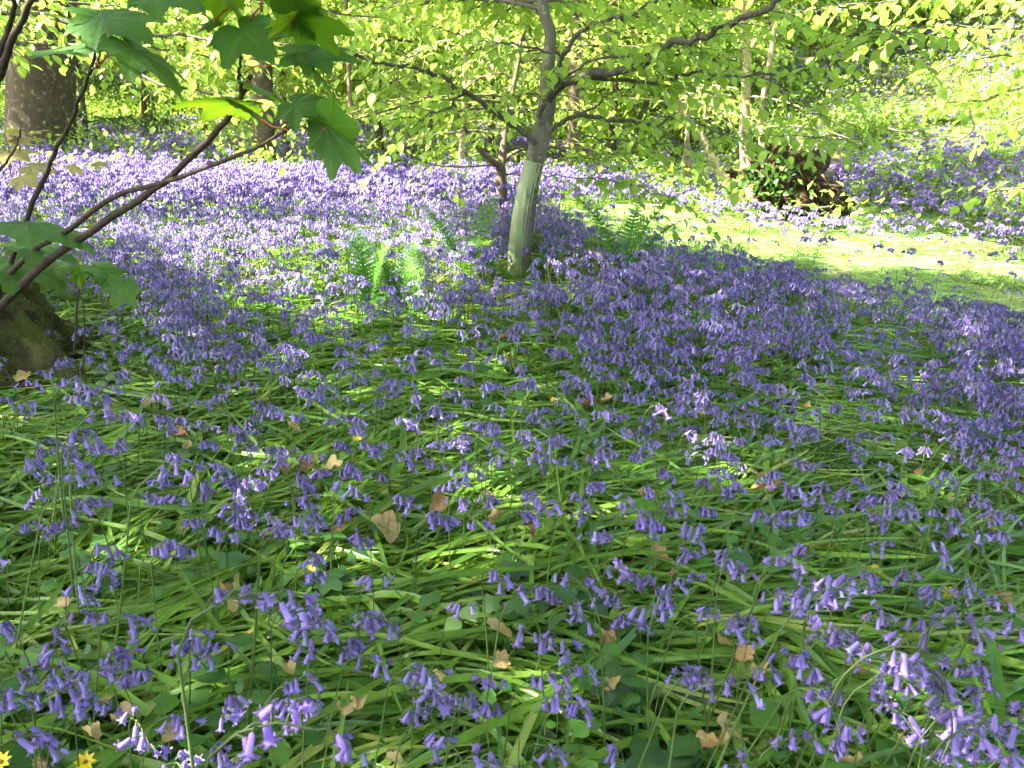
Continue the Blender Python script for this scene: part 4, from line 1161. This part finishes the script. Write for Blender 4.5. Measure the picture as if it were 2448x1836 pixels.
def herb(seed, tpls, n, sz, ph, mat, spread=.05):
    rs = np.random.default_rng(seed); b = Buf()
    for i in range(n):
        T = tpls[int(rs.integers(0, len(tpls)))]
        base = rs.normal(0, spread * .35, 3) * [1, 1, 0]; tip = np.array([rs.normal(0, spread), rs.normal(0, spread), rs.uniform(*ph)])
        b.tube([base, (base + tip) / 2 + [0, 0, .01], tip], [.0011, .001, .0008], 3, 0, .6)
        az = rs.uniform(0, 6.28)
        b.leaves([tip], [[math.cos(az), math.sin(az), rs.normal(-.15, .2)]], [rs.normal(0, .3, 3) + [0, 0, 1]], rs.uniform(*sz), rs.random(), T[0], T[1])
    return source('herb', b, mat)


SRC_H = [herb(200 + i, [HEART, ROUND] if i % 2 else [STRAW, HEART], 9, (.018, .036), (.03, .09), M['herb']) for i in range(8)] + [herb(230 + i, [IVY], 6, (.03, .058), (.03, .08), M['ivy'], .07) for i in range(3)]
x, y = pts_in(900, .6, 3.6, .75, .25); k = rng.random(900) < .3 + .9 * sstep(.4, .6, vnoise(x * 3 + 11, y * 3)) + .5 * (x < -.6)
k &= np.hypot(x - STUMP[0], y - STUMP[1]) > .42
x, y = x[k], y[k]; n = len(x)
scatter('ground_cover', np.c_[x, y, zg(x, y)], np.c_[rng.normal(0, .1, n), rng.normal(0, .1, n), rng.uniform(0, 6.28, n)], rng.uniform(.7, 1.25, n), SRC_H, 'small heart-shaped, lobed and ivy leaves growing through the blades', 'ground cover')


def bramble(seed):
    rs = np.random.default_rng(seed); b = Buf(); n = 110
    p = rs.normal(0, 1, (n, 3)) * [.2, .2, .1] + [0, 0, .2]; p[:, 2] = np.abs(p[:, 2])
    b.leaves(p, rs.normal(0, 1, (n, 3)) + [0, 0, -.2], rs.normal(0, .4, (n, 3)) + [0, 0, 1], rs.uniform(.035, .075, n), rs.random(n), *T_FAR)
    for i in range(6): b.tube(limb((0, 0, 0), (rs.normal(), rs.normal(), 1.2), .4, 5, .3), .003, 3, 0, .1)
    return source('bramble', b, M['wood_leaf'])


SRC_B = [bramble(300 + i) for i in range(5)]
x, y = pts_in(4800, 7.6, 27, .8, 1); ok, px, py = in_field(x, y)
ok &= (rng.random(len(x)) < np.where(x > 1.6, .24, .06) + .35 * (y > 20) + .3 * sstep(.5, .7, vnoise(x * .7 + 20, y * .7)))
ok &= ~((y < 21) & (x < -2.5) & (y > 14) & (x > -9))
x, y = x[ok], y[ok]; n = len(x)
scatter('undergrowth', np.c_[x, y, zg(x, y)], np.c_[0 * x, 0 * x, rng.uniform(0, 6.28, n)], rng.uniform(.6, 1.5, n) * (1 + .3 * (y > 16)), SRC_B, 'low leafy undergrowth between the far trunks and up the slope', 'undergrowth')

# ------------------------------------------------------------------ dry leaves, buds, celandines
def dead_mesh(seed, kind):
    rs = np.random.default_rng(seed); k = 44
    th = np.linspace(-math.pi, math.pi, k, endpoint=False)
    if kind: r = .80 + .2 * np.abs(np.cos(th * 2.5)) ** 1.1 * (.5 + .5 * np.cos(th / 2) ** 2)
    else: r = 1 / np.sqrt((np.cos(th) / 1.1) ** 2 + (np.sin(th) / .66) ** 2)
    r = r * (1 + .05 * rs.normal(0, 1, k) + .05 * np.sin(th * rs.integers(5, 9) + 1)) * .5
    V = [(0, 0, 0)]; rings = (.3, .6, .85, 1)
    ax = rs.uniform(0, 3.14); kc = rs.uniform(.8, 4.2); tw = rs.normal(0, .8); nz = rs.uniform(0, 90)
    for f in rings:
        for t, q in zip(th, r):
            x, y = q * f * math.sin(t), q * f * math.cos(t)
            u = x * math.cos(ax) + y * math.sin(ax); w = y * math.cos(ax) - x * math.sin(ax)
            an = kc * u * (1 + tw * w); R0 = 1 / kc
            u2 = math.sin(an) * R0; z = (1 - math.cos(an)) * R0
            z += .22 * (float(vnoise(x * 4 + nz, y * 4)) - .5) * f + .03 * abs(math.sin(t * 3.5)) * f + .012 * rs.normal() * f
            V.append((u2 * math.cos(ax) - w * math.sin(ax), u2 * math.sin(ax) + w * math.cos(ax), z))
    Fq = [(0, 1 + (j + 1) % k, 1 + j) for j in range(k)] + [(1 + i * k + j, 1 + i * k + (j + 1) % k, 1 + (i + 1) * k + (j + 1) % k, 1 + (i + 1) * k + j) for i in range(3) for j in range(k)]
    b = Buf(); b.add(V, Fq); b.tube([(0, -.45, .03), (.03, -.7, .08), (.1, -.9, .06)], .012, 4)
    return b


DM = [[dead_mesh(500 + i, i % 2).mesh('dry_leaf', M[m]) for i in range(8)] for m in ('dead', 'dead_dark')]
for i, (px, py, s, dk, lab) in enumerate(DEAD):
    p = hit(px, py, .075)
    d = float((p - CAM) @ FW)
    o = bpy.data.objects.new('dry_leaf', DM[dk][i % 8]); COL.objects.link(o)
    sc = min(max(s / F * d * 1.25, .03), .14)
    o.location = p + np.array([0, 0, .004]); o.scale = (sc, sc, sc)
    o.rotation_euler = (srs.normal(.35, .35), srs.normal(0, .4), srs.uniform(0, 6.28))
    tag(o, lab, 'dry leaf', 'dry fallen leaves')


def celandine():
    b = Buf()
    for i in range(8):
        a = i * math.pi / 4
        b.leaves([[.002 * math.cos(a), .002 * math.sin(a), 0]], [[math.cos(a), math.sin(a), .25]], [[0, 0, 1]], .0125, .5, *T_NEAR, wid=.75)
    for i in range(9):
        a = i * .7; b.tube([(0, 0, 0), (.002 * math.cos(a), .002 * math.sin(a), .004)], .0005, 3, 0, 0)
    s = Buf(); s.tube(smooth_path([(0, 0, 0), (.004, .002, -.05), (-.004, 0, -.11)], 6), .001, 4)
    return b.mesh('flower_head', M['celandine']), s.mesh('stem', M['stem'])


ch, cs = celandine()
CEL = [(204, 1822, 'yellow star flower on the bottom edge, left of the tall bluebell'), (4, 1822, 'yellow star flower cut by the bottom left corner'), (2094, 1362, 'bright yellow star flower in the sunny patch at lower right'), (2270, 1418, 'yellow star flower next to the dark red leaf at right'), (2162, 1772, 'half-hidden yellow flower inside the lower right bluebells'),
       (1153, 709, 'small yellow flower in sunlight below the pale green tube'), (1352, 697, 'small yellow flower under the right-hand fern, left of a pair'), (1366, 684, 'small yellow flower under the right-hand fern, right of a pair'), (1325, 958, 'yellow star flower in the middle, above the rusty orange leaf'), (1672, 987, 'yellow flower among dense violet bluebells right of the middle'), (1417, 665, 'tiny yellow flower nearest the right-hand fern'), (855, 1050, 'yellow flower inside a bluebell head left of centre')]
for px, py, lab in CEL:
    p = hit(px, py, .10); o = empty('celandine', tuple(p), srs.uniform(0, 6)); o.rotation_euler = (srs.normal(.35, .2), srs.normal(0, .2), srs.uniform(0, 1)); o.scale = (.95,) * 3
    part('flower_head', ch, o); part('stem', cs, o); tag(o, lab, 'yellow flower', 'yellow celandines')

b = Buf(); b.leaves([[0, 0, 0]], [[0, 1, .2]], [[0, 0, 1]], .026, .4, *T_NEAR, wid=.6); bud = b.mesh('bud_scale', M['budscale'])
for (px, py), lab in zip(Z((0, 1146), (1430, 830), (1390, 930), (260, 1330), (130, 1470)) + Z((800, 1146), (1250, 740), (500, 820)), ('pink bud scale lying on blades left of the tall bluebell', 'red and white bud scale below the pink one', 'red bud scale under the bluebells near the left edge', 'dull red bud scale near the bottom left corner', 'red bud scale under the lilac bluebells in the middle', 'brownish bud scale left of the golden leaf')):
    o = bpy.data.objects.new('bud_scale', bud); COL.objects.link(o); o.location = hit(px, py, .04); o.rotation_euler = (.5, .2, srs.uniform(0, 6)); tag(o, lab, 'bud scale', 'fallen red bud scales')


# ------------------------------------------------------------------ ferns
def frond(L, az, lean, curl, seed, w=.105):
    rs = np.random.default_rng(seed); b = Buf(); k = 24; t = np.linspace(0, 1, k)
    ph = lean + curl * t ** 1.6
    p = np.zeros((k, 3))
    for i in range(1, k): p[i] = p[i - 1] + L / k * np.array([math.sin(ph[i]) * math.cos(az), math.sin(ph[i]) * math.sin(az), math.cos(ph[i])])
    b.tube(p, np.linspace(.0028, .0008, k), 5, 0, .2)
    tg = nrm(np.gradient(p, axis=0))
    for i in range(4, k):
        lat0 = nrm(np.array([-math.sin(az), math.cos(az), 0])); nn = np.cross(lat0, tg[i])
        ln = w * math.sin(math.pi * min(1, .16 + .84 * (i - 3) / (k - 3))) ** .8 * .95
        for sgn in (1, -1):
            d = nrm(lat0 * sgn + tg[i] * .35 + nn * rs.normal(-.1, .1)); m = 9
            u = np.linspace(.04, 1, m)[:, None]
            q = p[i] + d * u * ln
            s = (ln * .2) * (1.05 - u[:, 0])
            c = np.cross(d, nn)
            for g in (1, -1): b.leaves(q, np.repeat([nrm(c * g + d * .35)], m, 0), np.repeat([nn], m, 0) + rs.normal(0, .15, (m, 3)), s + .003, rs.uniform(.2, .9), *T_FAR, wid=1.1)
    return b


def fern(px, py, fr, label, h=0.0):
    r = hit(px, py, h); root = tag(empty('fern', tuple(r)), label, 'fern', 'ferns among the bluebells')
    for i, a in enumerate(fr): frond(*a, seed=i + int(px)).obj('frond', M['fern'], root)


fern(1490, 700, [(.68, .25, .12, 1.25), (.58, 2.4, .25, .9), (.55, -.5, .3, 1.0), (.5, 1.2, .2, .8)], 'green fern with an arching frond over the bluebells right of the pale tube')
fern(1120, 690, [(.50, 2.7, .3, .7), (.50, .8, .2, .6), (.44, -1.2, .4, .9)], 'light green fern in sunlight just left of the pale tube')
fern(1235, 680, [(.34, .0, .7, .9, ), (.28, 3.0, .8, .8)], 'low fern spreading at the foot of the pale tube')
fern(880, 770, [(.40, 2.0, .05, .35, ), (.36, .5, .12, .5)], 'cluster of upright half-unrolled fern fronds left of centre')
fern(965, 780, [(.36, 1.0, .1, .5), (.32, 2.6, .2, .5)], 'second upright fern right of the half-unrolled cluster')


# ------------------------------------------------------------------ mossy stump with sycamore suckers
def stump():
    root = tag(empty('tree_stump', (STUMP[0], STUMP[1], float(zg(*STUMP)))), 'old mossy stump with a sloping buttress root at the left edge', 'stump')
    nu, nv = 170, 64; V = []
    lobes = [(-.35, .56, .26), (-1.1, .30, .3), (2.2, .3, .3), (3.6, .3, .3), (.9, .28, .3)]
    for i in range(nv):
        f = i / (nv - 1); z = .42 * f - .06
        for j in range(nu):
            a = 2 * math.pi * j / nu
            r = .27 - .06 * f
            for la, amp, w in lobes:
                da = (a - la + math.pi) % (2 * math.pi) - math.pi
                r += amp * math.exp(-(da / w) ** 2) * (1 - f) ** 1.7
            r *= 1 + .26 * (vnoise(a * 5 + 3, z * 12) - .5) + .16 * (vnoise(a * 13 + 3, z * 28 + r * 9) - .5) + .10 * (vnoise(a * 32 + 3, z * 60 + r * 30) - .5)
            V.append((r * math.cos(a), r * math.sin(a), z))
    V.append((0, 0, .35)); top = (nv - 1) * nu
    b = Buf(); b.add(V, [(i * nu + j, i * nu + (j + 1) % nu, (i + 1) * nu + (j + 1) % nu, (i + 1) * nu + j) for i in range(nv - 1) for j in range(nu)] + [(top + j, top + (j + 1) % nu, nv * nu) for j in range(nu)])
    b.obj('wood', M['moss'], root)
    ms = Buf(); n = 14000; Vn = np.array(V[:-1]); q = Vn[rng.integers(0, len(Vn), n)] + rng.normal(0, .007, (n, 3))
    k = vnoise(q[:, 0] * 8 + 60, q[:, 1] * 8 + q[:, 2] * 8) > .42; q = q[k]; n = len(q)
    ms.leaves(q, nrm(q * [1, 1, .3]) + rng.normal(0, .6, (n, 3)) + [0, 0, .5], rng.normal(0, 1, (n, 3)), rng.uniform(.005, .013, n), rng.random(n), *T_FAR)
    tag(ms.obj('moss', M['mossleaf'], root), kind='stuff')


M['mossleaf'] = leafmat('moss_tuft', (.035, .04, .008), (.12, .115, .02), (.2, .2, .03), .25, .8, .1)
stump()


def syc_mesh(seed, mat, fold=.18):
    rs = np.random.default_rng(seed); k = 132
    th = np.linspace(-math.pi, math.pi, k, endpoint=False)     # 0 = tip
    lob = [(0, 1.0, .36), (.86, .90, .34), (-.86, .90, .34), (1.75, .62, .34), (-1.75, .62, .34)]
    r = np.full(k, .30)
    for a, amp, w in lob:
        d = np.abs((th - a + math.pi) % (2 * math.pi) - math.pi)
        r = np.maximum(r, amp * np.clip(1 - (d / (w * 2.1)) ** 1.15, 0, 1) ** .8 * 1.0)
    r = np.maximum(r, .64 * np.clip(np.cos(th * .42), 0, 1) ** .6)
    r *= np.clip(1.05 - np.exp(-((np.abs(th) - math.pi) / .22) ** 2) * .75, .1, 1)
    saw = (np.arange(k) % 4) / 4.0
    r = r * (1 + .075 * (saw - .4)) * (1 + rs.normal(0, .012, k))
    fr = np.r_[.03, np.linspace(.12, 1, 9)]; V = [(0, 0, 0)]; var = [.5]
    va = np.array([l[0] for l in lob])
    for f in fr:
        for t, q in zip(th, r):
            dv = np.min(np.abs((t - va + math.pi) % (2 * math.pi) - math.pi))
            x, y = q * f * math.sin(t), q * f * math.cos(t)
            side = .5 + .5 * math.cos(24 * f + dv * 9)
            z = fold * .35 * min(dv, .5) * f * q * 2 + .012 * side * f - .22 * (q * f) ** 2 * .8 - .35 * x * x * fold + .015 * rs.normal() * f * .3
            V.append((x, y, z)); var.append(.95 if dv < .045 * (1.4 - f) else .35 + .15 * side)
    Fq = [(0, 1 + (j + 1) % k, 1 + j) for j in range(k)] + [(1 + i * k + j, 1 + i * k + (j + 1) % k, 1 + (i + 1) * k + (j + 1) % k, 1 + (i + 1) * k + j) for i in range(len(fr) - 1) for j in range(k)]
    b = Buf(); b.add(V, Fq, 0, np.array(var))
    return b.mesh('leaf', mat)


SYC = [syc_mesh(900 + i, M['syc'], f) for i, f in enumerate((.12, .3, .2, -.1))]
SYCY = [syc_mesh(950 + i, M['syc_young'], .2) for i in range(2)]


def put_leaf(parent, base, tip, normal, me, wid=1.0):
    base, tip = np.asarray(base), np.asarray(tip)
    yb = base[1]; ym = yb + .3 * (tip[1] - yb)
    tip = CAM + (tip - CAM) * (ym / tip[1])
    y = tip - base; L = np.linalg.norm(y); y = y / L; L *= .95
    z = np.asarray(normal, float) * [1, .75, 1]; x = nrm(np.cross(y, z)); z = np.cross(x, y)
    o = part('leaf', me, parent)
    m = np.eye(4); m[:3, 0] = x * L * wid; m[:3, 1] = y * L; m[:3, 2] = z * L; m[:3, 3] = base
    o.matrix_basis = Matrix(m.tolist())
    return o


def sapling():
    root = tag(empty('sycamore_sapling', (0, 0, 0)), 'dark thin sycamore shoots with big lobed leaves slanting across the upper left', 'sapling')
    def st(pix, ya, yb, w0, w1, mat='shoot', name='stem', n=26):
        b = branch_px(pix, ya, yb, n); b = b + rng.normal(0, .0012, b.shape)
        rr = np.linspace(w0, w1, n) / 2.404 / F * np.linspace(ya, yb, n) / 2
        t = Buf(); t.tube(b, rr * (1 + .12 * (rng.random(n) < .18)), 9, wob=.08, cap=True); t.obj(name, M[mat], root)
    A0, A1 = 2.15, 1.25
    st(z1((-120, 1850), (-20, 1780), (110, 1650), (250, 1520), (420, 1400), (640, 1250), (780, 1160), (920, 1060), (1010, 990), (1130, 870), (1250, 750), (1330, 650), (1380, 560), (1420, 500), (1440, 440)), A0, A1, 52, 26)
    st(z1((-140, 1800), (20, 1610), (190, 1440), (400, 1320), (620, 1150), (870, 1070), (1000, 1030), (1170, 970), (1330, 910), (1500, 840), (1650, 745), (1690, 705)), A0, 1.2, 36, 16)
    st(z1((-40, 1820), (30, 1590), (100, 1400), (170, 1210), (270, 980), (330, 850), (420, 670), (480, 520), (530, 400), (550, 290)), 2.2, 1.5, 34, 16)
    st(z1((535, 400), (565, 350), (572, 260), (575, 190), (585, 105)), 1.5, 1.45, 12, 8)
    st(z1((1390, 545), (1378, 470), (1375, 430), (1385, 340), (1365, 285), (1345, 260)), 1.27, 1.22, 22, 10)
    st(z1((-60, 560), (0, 440), (20, 370), (60, 260), (110, 150), (180, 0), (260, -200)), 1.7, 1.3, 46, 30)
    st(z1((-60, 420), (0, 310), (60, 130), (80, 0), (90, -150)), 1.8, 1.5, 34, 22)
    st(z1((1100, 15), (1150, 60), (1220, 132)), 1.2, 1.2, 10, 7); st(z1((1430, 150), (1460, 90), (1510, 0), (1560, -90)), 1.2, 1.1, 10, 8, 'petiole')
    st(z1((-60, 1080), (0, 980), (70, 880), (100, 820), (120, 740)), 2.3, 2.3, 16, 10)
    for pix, ya, yb in ((z1((550, 390), (600, 330), (640, 290), (665, 245)), 1.5, 1.45), (z1((560, 380), (640, 310), (700, 290), (760, 285)), 1.5, 1.4), (z1((1380, 610), (1480, 680), (1560, 715), (1660, 748)), 1.28, 1.2), (z1((1690, 712), (1780, 750), (1880, 732)), 1.2, 1.15), (z1((1690, 705), (1688, 650), (1697, 600)), 1.2, 1.18),
                        (z1((1405, 405), (1470, 385), (1560, 380), (1640, 370)), 1.25, 1.15), (z1((1440, 235), (1440, 200), (1400, 178)), 1.22, 1.16), (z1((1385, 310), (1430, 270), (1500, 250), (1550, 215), (1620, 160), (1700, 108)), 1.22, 1.1), (z1((1390, 300), (1480, 320), (1640, 318), (1785, 300)), 1.22, 1.14), (z1((1420, 480), (1430, 470), (1440, 488)), 1.25, 1.25), (z1((1225, 130), (1300, 60), (1320, 10)), 1.2, 1.2)):
        st(pix, ya, yb, 11, 8, 'petiole', 'petiole', 12)
    LV = [  # base(zoom1), depth, tip, depth, normal, mesh, width
        ((590, 105), 1.45, (880, 190), 1.25, (-.1, -.50, 1), 0, .95), ((590, 105), 1.46, (330, 10), 1.42, (.1, -.62, 1), 2, .8),
        ((665, 245), 1.45, (265, 230), 1.4, (0, -.32, 1), 3, .9), ((760, 280), 1.4, (1075, 510), 1.22, (.5, -.35, .8), 1, .7),
        ((1370, 600), 1.28, (950, 560), 1.2, (0, .48, 1), 2, .75), ((1390, 600), 1.28, (1545, 690), 1.14, (-.2, .7, .8), 3, .9),
        ((1390, 175), 1.16, (1575, 330), 1.02, (-.05, -.75, .8), 2, 1.15), ((1700, 105), 1.1, (2080, 150), 1.05, (0, .7, .72), 0, .9), ((1690, 105), 1.1, (1490, 130), .98, (0, .6, .72), 2, .95),
        ((1785, 300), 1.14, (2090, 320), 1.08, (0, -.62, .9), 0, .75), ((1785, 300), 1.14, (1580, 360), 1.04, (0, -.8, .7), 2, 1.1),
        ((1445, 488), 1.25, (1800, 600), 1.1, (.2, .35, 1), 3, .6), ((1697, 600), 1.18, (1880, 660), 1.05, (-.1, -.75, .75), 1, .9),
        ((1880, 730), 1.15, (2130, 1000), 1.08, (-.45, .62, .7), 0, 1.0), ((1870, 730), 1.16, (2210, 930), 1.16, (-.3, .35, 1), 3, .8),
        ((1770, 365), 1.12, (1955, 560), 1.1, (.75, -.12, .65), 1, .4), ((900, -30), 1.15, (1190, 20), 1.05, (0, -.5, .9), 0, 1.0),
        ((1320, 10), 1.2, (1490, 190), 1.1, (0, .6, .8), 1, 1.1), ((1230, 130), 1.2, (1112, 172), 1.15, (0, -.6, .9), 3, .8), ((1560, -90), 1.1, (1930, 45), 1.0, (0, .75, .7), 2, 1.0), ((1300, -40), 1.2, (1050, 60), 1.2, (0, .6, .8), 2, .9),
        ((400, 270), 1.6, (480, 285), 1.45, (0, -.3, 1), 3, 2.0),
        ((150, 1290), 1.9, (580, 1385), 1.75, (0, .1, 1), 3, .9), ((190, 1410), 2.0, (460, 1480), 1.85, (0, .1, 1), 2, .9), ((90, 1500), 2.1, (400, 1640), 1.9, (0, -.15, 1), 0, .9),
    ]
    for b, d0, t, d1, nn, k, w in LV:
        put_leaf(root, P(*z1(b)[0], d0), P(*z1(t)[0], d1), nn, SYC[k], w)


sapling()


def seedling(name, label, stems, lv, meshes, mat='petiole', sz=1.0):
    root = tag(empty(name, (0, 0, 0)), label, 'seedling')
    for pix, ya, yb, w in stems:
        b = branch_px(pix, ya, yb, 10); t = Buf(); t.tube(b, np.linspace(w, w * .5, 10) / 2.404 / F * ya / 2, 6); t.obj('stem', M[mat], root)
    for b, d0, t, d1, nn, k, w in lv: put_leaf(root, P(*b, d0), P(b[0] + (t[0] - b[0]) * sz, b[1] + (t[1] - b[1]) * sz, d0 + (d1 - d0) * sz), nn, meshes[k % len(meshes)], w)


o4 = (0, 560)
seedling('sycamore_seedling', 'small red-stemmed sycamore seedling growing before the mossy stump', [(Z(o4, (425, 690), (440, 500), (450, 340), (500, 260), (560, 190)), 2.15, 2.1, 14), (Z(o4, (480, 760), (485, 560), (480, 400), (450, 350)), 2.1, 2.12, 9)],
         [(Z(o4, (700, 290))[0], 2.05, Z(o4, (620, 470))[0], 1.98, (0, -1, .35), 0, 1.1), (Z(o4, (560, 190))[0], 2.1, Z(o4, (780, 290))[0], 1.95, (0, -.3, 1), 3, .7), (Z(o4, (300, 215))[0], 2.1, Z(o4, (380, 310))[0], 1.95, (0, -.8, .6), 2, 1.3), (Z(o4, (450, 210))[0], 2.1, Z(o4, (480, 340))[0], 2.0, (.8, -.3, .5), 1, .7)], SYC, 'shoot', .85)
seedling('bronze_seedling', 'sunlit bronze-leaved seedling in front of the big beech trunk', [(z1((120, 1000), (110, 880), (120, 780), (115, 720)), 3.0, 3.0, 9), (z1((60, 1000), (50, 860), (20, 760)), 3.0, 3.0, 8), (z1((230, 960), (230, 820), (245, 740)), 3.0, 3.0, 6)],
         [((z1((110, 800))[0]), 3.0, z1((230, 850))[0], 2.8, (0, -.4, 1), 0, 1), (z1((100, 800))[0], 3.0, z1((-40, 820))[0], 2.8, (0, -.4, 1), 1, 1), (z1((60, 880))[0], 3.0, z1((260, 930))[0], 2.7, (0, -.5, 1), 1, 1), (z1((40, 880))[0], 3.0, z1((-60, 960))[0], 2.7, (0, -.5, 1), 0, 1), (z1((180, 960))[0], 2.9, z1((440, 990))[0], 2.7, (0, -.5, .9), 0, .8), (z1((560, 940))[0], 2.7, z1((690, 960))[0], 2.6, (0, -.4, 1), 1, .9), (z1((420, 960))[0], 2.7, z1((550, 1050))[0], 2.6, (.2, -.2, 1), 0, .8), (z1((200, 760))[0], 2.9, z1((350, 715))[0], 2.9, (0, -.25, 1), 1, .7), (z1((120, 1030))[0], 2.8, z1((300, 1090))[0], 2.6, (0, -.45, 1), 0, 1.), (z1((-20, 900))[0], 3.0, z1((150, 1000))[0], 2.8, (.3, -.3, 1), 1, .9), (z1((240, 800))[0], 2.9, z1((90, 760))[0], 2.8, (-.2, -.2, 1), 0, .8), (z1((60, 760))[0], 3.0, z1((180, 700))[0], 2.9, (0, .3, 1), 1, .8)], SYCY, sz=.55)
# vines on the slope
for pix, y, lab in ((z3((2075, 620), (2085, 540), (2130, 470), (2180, 420), (2230, 380)), 11, 'pale bare vine stem rising on the slope at the right edge'), (z3((1895, 600), (1905, 660), (1925, 720), (1910, 760), (1850, 800), (1790, 825), (1760, 790)), 10.5, 'looping pale bramble stem hanging on the slope'), (z3((1430, 740), (1500, 755), (1570, 755), (1630, 735)), 10, 'short pale bramble stem lying on the slope above the fallen tree'), (z3((870, 885), (910, 870), (940, 830)), 8.7, 'bent pale twig beside the coppice')):
    b = Buf(); q = branch_px(pix, y, y, 16); b.tube(q, .012, 6)
    tag(b.obj('bramble_stem', M['pale_bark']), lab, 'bramble stem')
lr = np.random.default_rng(3)
for pix, lab in ((z3((860, 1200), (950, 1180), (1040, 1195), (1120, 1180)), 'broken brown branch lying below the root plate'),):
    b = Buf(); b.tube(branch_px(pix, 8.3, 8.3, 10), np.linspace(.02, .008, 10), 7, wob=.5); tag(b.obj('fallen_branch', M['brown_bark']), lab, 'branch')

# ------------------------------------------------------------------ light, sky, camera
w = bpy.data.worlds.new('World'); scene.world = w; w.use_nodes = True
nt = w.node_tree; nt.nodes.clear()
sky = nt.nodes.new('ShaderNodeTexSky'); sky.sky_type = 'NISHITA'; sky.sun_disc = False
sky.dust_density = 3.0; sky.ozone_density = .4; sky.sun_elevation = SUN_EL; sky.sun_rotation = SUN_AZ
bg = nt.nodes.new('ShaderNodeBackground'); bg.inputs[1].default_value = .08
out = nt.nodes.new('ShaderNodeOutputWorld'); nt.links.new(sky.outputs[0], bg.inputs[0]); nt.links.new(bg.outputs[0], out.inputs[0])
sl = bpy.data.lights.new('sun', 'SUN'); sl.energy = 5.0; sl.angle = R(.53); sl.color = (1.0, .94, .82)
so = bpy.data.objects.new('sun', sl); COL.objects.link(so); so.rotation_euler = Vector((-S[0], -S[1], -S[2])).to_track_quat('-Z', 'Y').to_euler(); so.location = (-8, -3, 12)

cd = bpy.data.cameras.new('camera'); cam = bpy.data.objects.new('camera', cd); COL.objects.link(cam)
cam.location = tuple(CAM); cam.rotation_euler = (math.pi / 2 - PITCH, 0, 0)
cd.sensor_width = 36; cd.lens = 36 * F / W; cd.clip_start = .02; cd.clip_end = 300
cd.dof.use_dof = True; cd.dof.focus_distance = 2.2; cd.dof.aperture_fstop = 20
scene.camera = cam
vs = scene.view_settings; vs.view_transform = 'Standard'; vs.look = 'None'; vs.gamma = 1; vs.exposure = 3.5
scene.render.engine = 'CYCLES'
cy = scene.cycles
cy.max_bounces = 6; cy.diffuse_bounces = 4; cy.glossy_bounces = 1; cy.adaptive_threshold = .03; cy.transmission_bounces = 5; cy.transparent_max_bounces = 4
cy.caustics_reflective = False; cy.caustics_refractive = False; cy.sample_clamp_indirect = 8
cy.use_denoising = True
